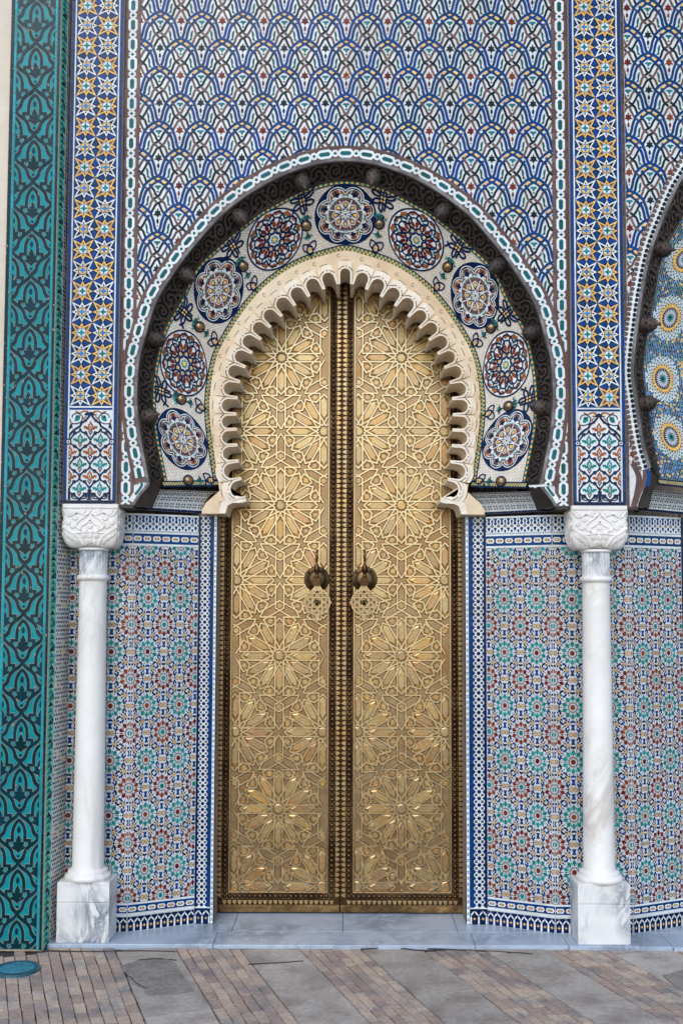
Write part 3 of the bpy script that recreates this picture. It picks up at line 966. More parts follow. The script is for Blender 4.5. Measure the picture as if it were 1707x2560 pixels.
# ================================================================== star pilasters
SV = .10745
def pilaster(xc, zref, label):
    """zref: height of a row whose left star is yellow"""
    t = thing('star_pilaster', label, 'pilaster', (xc, PF, 0))
    W = .135
    zb = U(240, 1259, PF)[1]
    mb = MB(); mb.box(-W, W, 0, .24, zb, TOPZ, 'grout'); mb.build('core', t)
    zs = zref - 16 * SV - SV / 2 - 5 * SV          # lower end of the star field
    zs = zref - SV / 2 - 19 * SV + 0
    while zs - SV > U(240, 1012, PF)[1]: zs -= SV
    while zs < U(240, 1006, PF)[1] - SV * .5: zs += SV
    mb = MB(); mb.poly(rect(-SV, zs, SV, TOPZ), .0015, 'navy_tile'); mb.build('star_ground', t)
    s = SV / 2
    def star_parts(strapm, hole, ringm, petal, mid):
        P = []
        tips = []
        for k in range(8):
            a = R(45 * k); r = s * (1.0 if k % 2 == 0 else math.sqrt(2)) * .985
            tips.append((r * math.cos(a), r * math.sin(a)))
        # outline: meet the lines k -> k+3
        def inter(p, p2, q, q2):
            d1 = (p2[0] - p[0], p2[1] - p[1]); d2 = (q2[0] - q[0], q2[1] - q[1])
            de = d1[0] * d2[1] - d1[1] * d2[0]
            k_ = ((q[0] - p[0]) * d2[1] - (q[1] - p[1]) * d2[0]) / de
            return (p[0] + d1[0] * k_, p[1] + d1[1] * k_)
        out = []
        for k in range(8):
            out.append(tips[k])
            out.append(inter(tips[k], tips[(k + 3) % 8], tips[(k + 1) % 8], tips[(k - 2) % 8]))
        P.append((out, hole, .002))
        wd = s * .112
        for k in range(8):
            p, q = tips[k], tips[(k + 3) % 8]
            d = Vector((q[0] - p[0], q[1] - p[1])).normalized(); n = Vector((-d.y, d.x))
            if n.dot(Vector((-p[0], -p[1]))) < 0: n = -n
            pi = (p[0] + n.x * wd + d.x * wd * (1.9 if k % 2 else 1.0), p[1] + n.y * wd + d.y * wd * (1.9 if k % 2 else 1.0))
            qi = (q[0] + n.x * wd - d.x * wd * (1.0 if k % 2 else 1.9), q[1] + n.y * wd - d.y * wd * (1.0 if k % 2 else 1.9))
            P.append(([p, q, qi, pi], strapm, .0026 + .00012 * k))
        P.append((ngon(0, 0, s * .475, 8, R(22.5)), ringm, .0042))
        P.append((ell(0, 0, s * .39, n=20), petal, .0046))
        st = []
        for k in range(16):
            a = 2 * PI * k / 16
            st.append((s * (.40 if k % 4 == 0 else (.23 if k % 2 else .165)) * math.cos(a), s * (.40 if k % 4 == 0 else (.23 if k % 2 else .165)) * math.sin(a)))
        P.append((st, mid, .005))
        return P
    Y_, W_ = star_parts('yellow_tile', 'brown_tile', 'sky_tile', 'white_tile', 'turquoise_tile'), star_parts('white_tile', 'black_tile', 'black_tile', 'yellow_tile', 'sky_tile')
    ys, ws = [], []
    n = int((TOPZ - zs) / SV)
    k0 = round((zs + SV / 2 - zref) / SV)
    for k in range(n):
        z = zs + SV * (k + .5)
        (ys if (k + k0) % 2 == 0 else ws).append((-SV / 2, z)); (ws if (k + k0) % 2 == 0 else ys).append((SV / 2, z))
    lay2(t, 'yellow_star', Y_, ys, focus=(0, 1.6)); lay2(t, 'white_star', W_, ws, focus=(0, 1.6))
    # blue lozenges between the stars
    g = .06 * s; nt_ = .40 * s
    hv = [( -s + g, 0), (-s / 2, nt_), (-g, 0), (-s / 2, -nt_)]
    hz = []
    for k in range(n + 1):
        for c in (-SV / 2, SV / 2):
            for sx in (0, s): hz.append((c + sx, zs + SV * k))
    bc = boxclip(-SV, SV, zs, TOPZ)
    lay(t, 'blue_tile', [hv], 'cobalt_tile', .0019, hz, bc, tilt=.015, focus=(0, 1.6))
    vz = []
    for k in range(n):
        for c in (-SV, 0, SV):
            for sy in (0, s): vz.append((c, zs + SV * k + sy))
    vv = [(0, g), (nt_, s / 2), (0, s - g), (-nt_, s / 2)]
    lay(t, 'blue_tile', [vv], 'cobalt_tile', .0019, vz, bc, cap=200, tilt=.015, focus=(0, 1.6))
    for sx in (-1, 1):
        a, b = sorted((sx * (SV + .0005), sx * (SV + .0085)))
        column_of(t, 'white_liner', a, b, zb + .02, TOPZ, .1, 'white_tile', .003, .3)
        a, b = sorted((sx * (SV + .009), sx * (W - .001)))
        column_of(t, 'edge_tile', a, b, zb + .002, TOPZ, .06, 'cobalt_tile', .0032)
    # panel with the small pointed arch below the stars
    X = SV; t1 = zs - .009; zp = zb + .017
    mb = MB(); mb.poly(rect(-X, zs - .008, X, zs - .0005), .003, 'white_tile'); mb.poly(rect(-X, zs - .018, X, zs - .0085), .0032, 'cobalt_tile')
    mb.poly(rect(-X, zp, X, zs - .0185), .0016, 'white_tile'); mb.build('arch_field', t)
    k = SV / 330.0                       # 5.88x photo zoom units, origin at the middle, 540 = level of the discs
    zt = zs - .0185 - 0
    sy = (zt - zp) / 1355.0
    M_ = lambda pts: [(x * k, zt - (y - 118) * sy) for x, y in pts]
    bc = boxclip(-X, X, zp, zt)
    P = []
    al = [(-338, 560), (-322, 500), (-250, 420), (-165, 368), (-140, 320), (-80, 280), (-25, 215), (0, 150)]
    P.append(([strap(M_(al), .0105, 5)], 'navy_tile', .0042, 'arch_strap')); P.append(([strap(M_([(-x, y) for x, y in al]), .0105, 5)], 'navy_tile', .0043, 'arch_strap'))
    for sx in (1, -1):
        P.append(([ell(sx * (X + .002), M_([(0, 600)])[0][1], .0155, n=16)], 'navy_tile', .0046, 'disc'))
        P.append(([ell(sx * (X + .002), M_([(0, 600)])[0][1], .0095, n=12)], 'white_tile', .005, 'disc_inlay'))
        P.append(([star(sx * (X + .002), M_([(0, 600)])[0][1], .0085, .003, 4)], 'navy_tile', .0054, 'disc_inlay'))
    fl = [(0, -95), (22, -50), (40, -35), (38, 5), (62, -15), (112, -12), (100, 30), (80, 20), (60, 45), (30, 40), (0, 85)]
    fl = fl + [(-x, y) for x, y in fl[1:-1]][::-1]
    inn = [(0, -45), (20, 5), (0, 45), (-20, 5)]
    spr = [(28, 45), (34, 75), (0, 130), (-34, 75), (-28, 45), (-14, 80), (0, 100), (14, 80)]
    fs = []
    for cx, cy, c in ((-157, 560, 't'), (157, 560, 't'), (0, 375, 'o'), (0, 745, 'o'), (-157, 930, 't'), (157, 930, 't'), (-315, 745, 'o'), (315, 745, 'o'), (0, 1112, 'o'), (-315, 1112, 'o'), (315, 1112, 'o'), (-157, 1290, 't'), (157, 1290, 't')):
        f = lambda pts: [M_([(cx + x, cy + y) for x, y in pts])]
        P.append((f(fl), 'turquoise_tile' if c == 't' else 'orange_tile', .0026, 'flower_tile'))
        P.append((f(inn), 'white_tile', .003, 'flower_inlay')); P.append((f([(x * .55, y * .55 + 4) for x, y in inn]), 'red_tile' if c == 't' else 'navy_tile', .0034, 'flower_inlay'))
        P.append((f(spr), 'red_tile' if c == 't' else 'black_tile', .0028, 'flower_stem')); P.append((f(ngon(0, 148, 10, 4)), 'navy_tile', .0028, 'flower_stem'))
        if c == 't':
            for sx in (1, -1):
                w1 = [(0, -160), (22, -110), (80, -90), (118, -45), (150, 0), (158, 15)]
                w2 = [(158, 25), (140, 70), (80, 105), (25, 150), (0, 200)]
                for j, wv in enumerate((w1, w2)):
                    P.append(([strap(M_([(cx + sx * x, cy + y) for x, y in wv]), .0082, 4)], 'navy_tile', .0036 + .0003 * j + (.00015 if sx > 0 else 0), 'wave_strap'))
                for (kx_, ky_) in ((82, -92), (82, 108)):
                    q = M_([(cx + sx * kx_, cy + ky_)])[0]
                    P.append((ring(q[0], q[1], .0075, .0075, .005, 8), 'navy_tile', .0042, 'wave_knot'))
    for sx in (1, -1):
        for q, m, nm in ((strap([(-330, 420), (-300, 330), (-230, 330), (-150, 300), (-130, 220), (-200, 170), (-270, 190), (-290, 240)], 16), 'navy_tile', 'scroll'),
                      (lens(-205, 245, 38, 62, R(40)), 'turquoise_tile', 'corner_leaf'), (lens(-215, 225, 14, 30, R(-30)), 'black_tile', 'corner_leaf'),
                      (strap([(-235, 140), (-170, 165), (-110, 140), (-40, 145)], 20), 'orange_tile', 'scroll'), (lens(-55, 180, 26, 50, R(70)), 'navy_tile', 'corner_leaf'),
                      (lens(-70, 178, 12, 30, R(70)), 'yellow_tile', 'corner_leaf'), (strap([(-320, 260), (-300, 330), (-280, 400)], 20), 'orange_tile', 'scroll'), (lens(-300, 370, 16, 45, R(25)), 'navy_tile', 'corner_leaf'),
                      (strap([(-60, 300), (-110, 250), (-70, 220)], 18), 'orange_tile', 'scroll')):
            P.append(([M_([(sx * x, y) for x, y in q])], m, .0027 + .0003 * random.random(), nm))
    P += [([M_([(-30, 1310), (30, 1310), (22, 1440), (45, 1468), (-45, 1468), (-22, 1440)])], 'navy_tile', .004, 'lattice_foot')]
    for sx in (1, -1):
        P.append(([M_([(sx * 300, 1290), (sx * 328, 1290), (sx * 328, 1468), (sx * 290, 1468)])], 'navy_tile', .004, 'lattice_foot'))
        for cx in (-157, 157):
            P.append(([strap(M_([(cx + sx * 60, 1370), (cx + sx * 110, 1375), (cx + sx * 115, 1430), (cx + sx * 60, 1450), (cx, 1440)]), .006, 4)], 'navy_tile', .0037, 'wave_strap'))
    for pl, m, h, nm in P:
        b = MB(); any_ = False
        for p in pl:
            p = bc(p) if nm not in ('disc', 'disc_inlay') else p
            if p: b.poly(p, h, m, tilt=.004); any_ = True
        if any_: b.build(nm, t)
    u = -W + .002
    while u < W - .02:                       # row of blue blocks on the capital
        l = min(random.uniform(.02, .036), W - .002 - u)
        b = MB(); b.poly(rect(u + .0006, zb + .001, u + l - .0006, zb + .0155), .0034 + random.uniform(0, .0006), 'navy_tile', tilt=.02); b.build('block', t)
        u += l
    return t
pilaster(-1.2675, U(214, 14.3, PF)[1] - 8 * SV * 0 - 0, 'strip of yellow and white star tiles on the left white column, beside the green pier')
pilaster(1.2965, U(1463, 18.4, PF)[1], 'strip of yellow and white star tiles above the right white column')

# ================================================================== interlace wall over the arch
HP, VP = .2147, .2927
FX0, FZ0 = U(658.5, 56.4, SP)[0] + .002, U(658.5, 56.4, SP)[1]
def interlace_motif():
    kx, ky = HP / 910, VP / 1200
    m_ = lambda p: [(x * kx, -y * ky) for x, y in p]
    w = 57 * kx
    P = []                                # name, polygons, colour key, height
    A = [(150, -35), (140, 5), (92, 130), (66, 250), (32, 338), (-28, 378), (-120, 408), (-220, 482), (-305, 565), (-310, 600)]
    B = [(275, 12), (196, 92), (152, 215), (130, 330), (98, 402), (20, 455), (-62, 500), (-130, 552), (-180, 612)]
    for i, q in enumerate((A, B)):
        P.append(('blue_strap', [strap(m_(q), w, 4)], 'blue', .0022 + .0003 * i))
        P.append(('blue_strap', [strap(m_([(-x, y) for x, y in q]), w, 4)], 'blue', .0028 + .0003 * i))
    P.append(('yellow_tile', [m_([(-52, 425), (0, 398), (52, 425), (0, 452)])], 'yellow', .0035))
    yl = [(-183, 512), (-120, 462), (-72, 484), (-140, 540)]
    P.append(('yellow_tile', [m_(yl)], 'yellow', .0035)); P.append(('yellow_tile', [m_(mir(yl))], 'yellow', .0036))
    fl = [(0, -142), (20, -100), (17, -78), (48, -88), (64, -66), (52, -34), (74, -16), (92, 14), (48, 8), (18, 26), (0, 62)]
    P.append(('palmette', [m_(fl + mir(fl)[1:-1])], 'own', .0017))
    P.append(('bud', [m_(lens(0, 137, 27, 62)), m_(ngon(0, 236, 17, 4))], 'own', .0017))
    lf = [(-268, 182), (-238, 194), (-216, 232), (-208, 285), (-214, 335), (-200, 368), (-158, 412), (-205, 398), (-226, 402), (-246, 378), (-242, 355), (-258, 272)]
    P.append(('leaf', [m_(lf)], 'bottle', .0016)); P.append(('leaf', [m_(mir(lf))], 'bottle', .0016))
    um = [(0, 568), (30, 560), (62, 572), (78, 606), (52, 600), (28, 622), (14, 650), (0, 666)]
    P.append(('teal_flower', [m_(um + mir(um)[1:-1]), m_([(-30, 700), (0, 676), (30, 700), (0, 722)])], 'teal', .0017))
    n = 880
    N = lambda q: m_([(x, y + n) for x, y in q])
    S_ = lambda q, d=4: [strap(N(q), w * .84, d)]
    P.append(('ogee_strap', S_([(-190, -345), (-130, -268), (-76, -190), (-45, -118), (0, -74)]), 'own2', .0020))
    P.append(('ogee_strap', S_([(168, -332), (130, -280), (72, -190), (36, -112), (-18, -68), (-82, -30)]), 'own2', .0023))
    P.append(('ogee_strap', S_([(92, 26), (0, 66), (-50, 104), (-86, 172), (-148, 278)]), 'own2', .0020))
    P.append(('ogee_strap', S_([(30, 80), (80, 196), (130, 282), (208, 352)]), 'own2', .0021))
    P.append(('bracket_strap', S_([(-195, -232), (-152, -120), (-122, -42), (-28, 44)]), 'other', .00205))
    P.append(('bracket_strap', S_([(-108, -14), (-150, 58), (-170, 130), (-214, 208), (-278, 272)]), 'other', .0024))
    P.append(('bracket_strap', S_([(272, -272), (204, -184), (158, -94), (108, -16), (78, 18)]), 'other', .00205))
    P.append(('bracket_strap', S_([(14, -46), (92, 22), (142, 66), (166, 126), (198, 210)]), 'other', .0024))
    return P
COLR = {'blue': 'cobalt_tile', 'yellow': 'yellow_tile', 'bottle': 'bottle_tile', 'teal': 'teal_tile'}
def interlace(parent, ox, oz, xr, zr, clipf, focus):
    red, dark = [], []
    for i in range(int((xr[0] - ox) / HP) - 2, int((xr[1] - ox) / HP) + 3):
        for j in range(int((oz - zr[1]) / VP) - 2, int((oz - zr[0]) / VP) + 2):
            red.append((ox + i * HP, oz - j * VP)); dark.append((ox + (i + .5) * HP, oz - (j + .5) * VP))
    far_ = lambda q: [(x, z) for x, z in q if xr[0] - HP < x < xr[1] + HP and zr[0] - VP < z < zr[1] + VP * 1.3]
    red, dark = far_(red), far_(dark)
    for nm, pl, key, h in interlace_motif():
        for own, sp in (('red', red), ('dark', dark)):
            if key == 'own': m = 'red_tile' if own == 'red' else 'dark_tile'
            elif key == 'own2': m = 'brown_tile' if own == 'red' else 'dark_tile'
            elif key == 'other': m = 'dark_tile' if own == 'red' else 'brown_tile'
            else: m = COLR[key]
            nn = nm
            if nm in ('ogee_strap', 'bracket_strap'): nn = ('dark_' if m == 'dark_tile' else 'brown_') + 'strap'
            # keep every kind of piece under 300 single objects
            lay(parent, nn, pl, m, h, sp, clipf, cap={'blue_strap': 36, 'yellow_tile': 48, 'brown_strap': 36, 'dark_strap': 36}.get(nn, 140), tilt=.008, focus=focus)
BAND = .078                                # width of the patterned rim round the arch
bx0, bx1 = -1.052, XC * 2 + 1.052
def spandrel_clip(curve, x0, x1, z0, z1, d=BAND - .012):
    bx = boxclip(x0, x1, z0, z1)
    def f(poly):
        r = bx(poly)
        if not r: return r
        cx = sum(p[0] for p in r) / len(r); cy = sum(p[1] for p in r) / len(r)
        if cy > curve_top(curve) + .35: return r if r != poly else poly
        t, e = curve.near((cx, cy))
        if e > .3: return r
        if e < -.22: return []
        n = curve.nrm(t); a = curve.at(t)
        return clip(r, (a[0] + n[0] * d, a[1] + n[1] * d), n)
    return f
def curve_top(c): return max(p[1] for p in c.p)

FOOT = [(372, 1204), (369, 1214), (352, 1234), (340, 1251), (334, 1262)]
footB = [U(a, b, SP) for a, b in FOOT]
ZF = footB[-1][1]                          # underside of the wall over the arch
mirx = lambda q: [(2 * XC - x, z) for x, z in q]
sp = thing('arch_wall', 'wall of blue and white interlaced tulip tiles over the horseshoe arch of the brass door', 'wall', (XC, SP, 0))
class Off:                                 # let absolute x,z be used under a thing standing at XC
    pass
absn = link('tile_ground', None)
bpy.data.objects.remove(absn)
mb = MB()
xl, xr = -1.134, 2 * XC + 1.134
arcB = [BC.at(i / 90) for i in range(91)]
left = [(xl, ZF)] + footB[::-1][:-1] + arcB[:46] + [(XC, TOPZ), (xl, TOPZ)]
right = [(xr, TOPZ), (XC, TOPZ)] + arcB[45:] + mirx(footB)[1:] + [(xr, ZF)]
O_ = lambda q: [(x - XC, z) for x, z in q]
mb.poly(O_(left), 0, 'white_tile', h0=-.05); mb.poly(O_(right), 0, 'white_tile', h0=-.05)
base = mb.build('tile_ground', sp)
mb = MB()                                  # unseen wall mass added behind to block light, up to the roof, with the opening of the arch left out
for sx in (-1, 1):
    q = [(sx * 1.134, ZF + .0), (sx * .99, ZF), (sx * .99, ZF + .9), (sx * .6, ZF + 1.6), (0, ZF + 1.78), (0, TOPZ), (sx * 1.134, TOPZ)]
mb.box(-1.5, 2.6, .62, 1.0, 0, TOPZ, 'old_mortar'); mb.box(-1.5, 2.6, .32, .62, U(860, 560, 5.7)[1], TOPZ, 'old_mortar'); mb.box(-1.5, 2.6, -.02 + .07, .32, TOPZ - .4, TOPZ, 'old_mortar')
mb.build('light_block_masonry', sp)
# everything flat on this wall is laid in a sheet whose origin is x = 0
sheet = base
sheet_off = link('interlace_ground', MB().mesh('interlace_ground')) if False else None
def shifted(curve, dx):
    c = Curve.__new__(Curve); c.L = curve.L; c.n = curve.n; c.p = [(x + dx, z) for x, z in curve.p]; return c
BCs = shifted(BC, -XC)
interlace(sp, FX0 - XC, FZ0, (bx0 - XC, bx1 - XC), (2.3, TOPZ - .35), spandrel_clip(BCs, bx0 - XC, bx1 - XC, 2.42, TOPZ - .02), (0, 3.6))
# plain brown edging and the white chain down both sides
CXL = -1.0915
def chain_polys(q, hw, w, fr=.62):
    """one repeat, length q, of two plaited white straps; along = y"""
    a = hw - w / 2
    s1 = [(-a, -q * .27), (-a, q * .27 * 0 + q * .22), (a * .0, q * .36), (a, q * .5)]
    P = []
    for sx in (1, -1):
        P.append(('white_link', [strap([(-sx * a, -q * .22), (-sx * a, q * .22), (sx * a * .95, q * .5)], w, 0)], 'white_tile', .0032 + (.0003 if sx > 0 else 0)))
        P.append(('white_link', [strap([(sx * a * .95, q * .5), (-sx * a, q * .78)], w, 0)], 'white_tile', .0038 + (.0003 if sx > 0 else 0)))
    ia = a - w / 2
    P.append(('teal_hexagon', [[(0, -q * .27), (ia, -q * .19), (ia, q * .19), (0, q * .27), (-ia, q * .19), (-ia, -q * .19)]], 'bottle_tile', .0028))
    P.append(('small_lozenge', [ngon(0, q * .5, ia * .85, 4)], 'bottle_tile', .0046))
    return P
CQ = (U(328, 100, SP)[1] - U(328, 600, SP)[1]) / (500 / 49.6)
for cx, sx in ((CXL, 1), (2 * XC - CXL, -1)):
    mb = MB(); mb.poly(rect(cx - .043 - XC, ZF + .001, cx + .041 - XC, TOPZ), .0012, 'brown_tile'); mb.build('brown_ground', sp)
    spots = [(cx - XC, U(328, 62 + 49.6 * 2, SP)[1] - CQ * k) for k in range(-30, 60) if ZF - .05 < U(328, 62 + 49.6 * 2, SP)[1] - CQ * k < TOPZ]
    def vclip(poly):
        r = boxclip(-9, 9, ZF + .002, TOPZ)(poly)
        if not r: return r
        cc = (sum(p[0] for p in r) / len(r), sum(p[1] for p in r) / len(r))
        if cc[1] > 3.4 or cc[1] < BCs.p[0][1] + .0: return r
        t, e = BCs.near(cc)
        if e > .2: return r
        n = BCs.nrm(t); a = BCs.at(t)
        return clip(r, (a[0] + n[0] * .062, a[1] + n[1] * .062), n)
    for nm, pl, m, h in chain_polys(CQ, .0238, .0128): lay(sp, nm, pl, m, h, spots, vclip, cap=60, tilt=.008, focus=(0, 2))
    column_of(sp, 'brown_tile', cx - .0425 - XC, cx - .026 - XC, ZF + .002, TOPZ, .05, 'brown_tile', .003)
    column_of(sp, 'brown_tile', cx + .026 - XC, cx + .0395 - XC, ZF + 1.62 if sx > 0 else ZF + 1.62, TOPZ, .05, 'brown_tile', .003)
    # dark gap with old mortar between this wall and the pilaster
    g0, g1 = (-1.1355, -1.1345) if sx > 0 else (2 * XC + 1.1345, 2 * XC + 1.158)
# the same chain bent round the arch
def arch_map(curve, L_, x0=0):
    def f(u, v, h):                        # u along (m), v outward (m)
        t = u / L_
        a = curve.at(t); n = curve.nrm(t)
        return (a[0] + n[0] * v - x0, -h, a[1] + n[1] * v)
    return f
am = arch_map(BC, BC.L, XC)
N_ = 120
def band(parent, name, mp, L_, v0, v1, h, m, n=N_, h0=0.0, parts=1):
    for k in range(parts):
        mb = MB(mp)
        a, b = L_ * k / parts, L_ * (k + 1) / parts
        q = max(2, n // parts)
        for i in range(q):
            mb.poly(rect(a + (b - a) * i / q, v0, a + (b - a) * (i + 1) / q, v1), h, m, h0=h0)
        mb.build(name, parent)
band(sp, 'rim_ground', am, BC.L, .010, BAND, .0048, 'brown_tile')
band(sp, 'lead_strip', am, BC.L, -.004, .0115, .0085, 'lead_edge', h0=-.03)
nl = round(BC.L / .1045); ql = BC.L / nl
for k in range(nl):
    for nm, pl, m, h in chain_polys(ql, .0238, .0128):
        mb = MB(am)
        for p in pl:
            q = []
            for i, (x, y) in enumerate(p):   # bend long edges
                x2, y2 = p[(i + 1) % len(p)]
                for s_ in (0, .5): q.append((x + (x2 - x) * s_, y + (y2 - y) * s_))
            mb.poly([(ql * (k + .5) + y, .0375 - x) for x, y in q], h + .004, m, tilt=.004)
        mb.build(nm, sp)
u = 0
while u < BC.L:                              # brown outer rim, tile by tile
    l = min(.055, BC.L - u); mb = MB(am)
    mb.poly([(u + .0006, .0645), (u + l / 2, .0645), (u + l - .0006, .0645), (u + l - .0006, BAND), (u + l / 2, BAND), (u + .0006, BAND)], .0062 + random.uniform(0, .0004), 'brown_tile', tilt=.01)
    mb.build('rim_tile', sp); u += l
# lower tips: chain tiles curving to the spring of the arch
for sx in (1, -1):
    q = [(x + .0 , z) for x, z in footB]
    mp_ = lambda p: [((x if sx > 0 else 2 * XC - x) - XC, z) for x, z in p]
    off = [(footB[i][0] - .034 + .004 * i, footB[i][1] - .006) for i in range(4)]
    mb = MB(); mb.polys([mp_(strap(off, .028, 3))], .0056, 'white_tile'); mb.build('white_link', sp)
    mb = MB(); mb.polys([mp_(strap([off[0], off[1], off[2]], .013, 3))], .0062, 'bottle_tile'); mb.build('teal_hexagon', sp)
    mb = MB(); l_, r_ = sides(cr(footB, 4), .014); mb.polys([mp_(l_ + r_[::-1])], .0075, 'lead_edge', h0=-.02); mb.build('lead_strip', sp)
    e0 = footB[-1][0]
    mb = MB(); z0 = ZF - .004; a, b = sorted((mp_([(e0, 0)])[0][0], mp_([(xl, 0)])[0][0])); mb.box(a, b, -.006, .135, z0 - .012, z0 + .004, 'carved_wood'); mb.build('end_board', sp)

# ---- next bay, at the right edge
B2_PX = [(1623, 1170), (1605, 1104), (1586, 982), (1580, 930), (1584, 870), (1590, 822), (1604, 725), (1628, 617), (1676, 496), (1704, 444), (1760, 362), (1850, 270), (1980, 180)]
C2_PX = [(1645, 1196), (1627, 1100), (1608, 982), (1603, 940), (1606, 880), (1612, 842), (1636, 717), (1646, 661), (1668, 605), (1707, 535), (1765, 440), (1850, 345), (1980, 255)]
B2 = Curve([U(a, b, SP) for a, b in B2_PX]); C2 = Curve([U(a, b, CY) for a, b in C2_PX])
x2 = 2 * XC + 1.134 + .29
X2 = U(1557, 500, SP)[0]
s2 = thing('arch_wall', 'narrow piece of interlaced tulip tile wall at the right edge, over the next arch', 'wall', (X2, SP, 0))
foot2 = [U(a, b, SP) for a, b in ((1623, 1170), (1621, 1200), (1607, 1225), (1597, 1250), (1593, 1266))]
arc2 = [B2.at(i / 60) for i in range(61)]
O2 = lambda q: [(x - X2, z) for x, z in q]
mb = MB(); mb.poly(O2([(X2, ZF)] + foot2[::-1][:-1] + arc2 + [(arc2[-1][0], TOPZ), (X2, TOPZ)]), 0, 'white_tile', h0=-.05); mb.build('tile_ground', s2)
B2s = shifted(B2, -X2)
fx2, fz2 = U(1671, 160, SP)
interlace(s2, fx2 - X2, fz2, (.012, .5), (2.35, TOPZ - .6), spandrel_clip(B2s, .014, .56, 2.40, TOPZ - .02, .045), (.1, 3.4))
am2 = arch_map(B2, B2.L, X2)
band(s2, 'rim_ground', am2, B2.L, .008, .058, .0048, 'white_tile', 70)
band(s2, 'lead_strip', am2, B2.L, -.004, .012, .0085, 'lead_edge', 70, h0=-.03)
u = 0
while u < B2.L - .03:
    mb = MB(am2)
    for v, r, o in ((.052, .0125, 0), (.021, .010, .0)):
        mb.poly(ell(u + .013, v, .0115, r, 8), .006, 'brown_tile' if v > .03 else 'dark_tile', tilt=.01)
    mb.build('scallop_tile', s2); u += .026
column_of(s2, 'brown_tile', -.006, .012, ZF + .002, TOPZ, .026, 'brown_tile', .004)
for k_, (qa, wd_, m_) in enumerate((([(foot2[i][0] - X2 - .02, foot2[i][1]) for i in range(5)], .03, 'brown_tile'), ([(.03, 2.40), (.06, 2.33), (.05, 2.25), (.04, ZF + .02)], .028, 'brown_tile'), ([(.08, 2.40), (.11, 2.34), (.10, 2.28)], .02, 'cobalt_tile'), ([(.13, 2.40), (.15, 2.36)], .02, 'dark_tile'))):
    mb = MB(); mb.poly(strap(qa, wd_, 3), .003 + .0003 * k_, m_); mb.build('brown_tile' if m_ == 'brown_tile' else 'blue_strap', s2)
chips(sp, 'glaze_chip', 90, bx0 - XC, bx1 - XC, 3.2, TOPZ - .1, .0052, 'plaster_cream', .02, .16, lambda x, z: BCs.near((x, z))[1] > .1)
mb = MB(); mb.box(-.02, foot2[-1][0] - X2, -.006, .135, ZF - .016, ZF, 'carved_wood'); mb.build('end_board', s2)

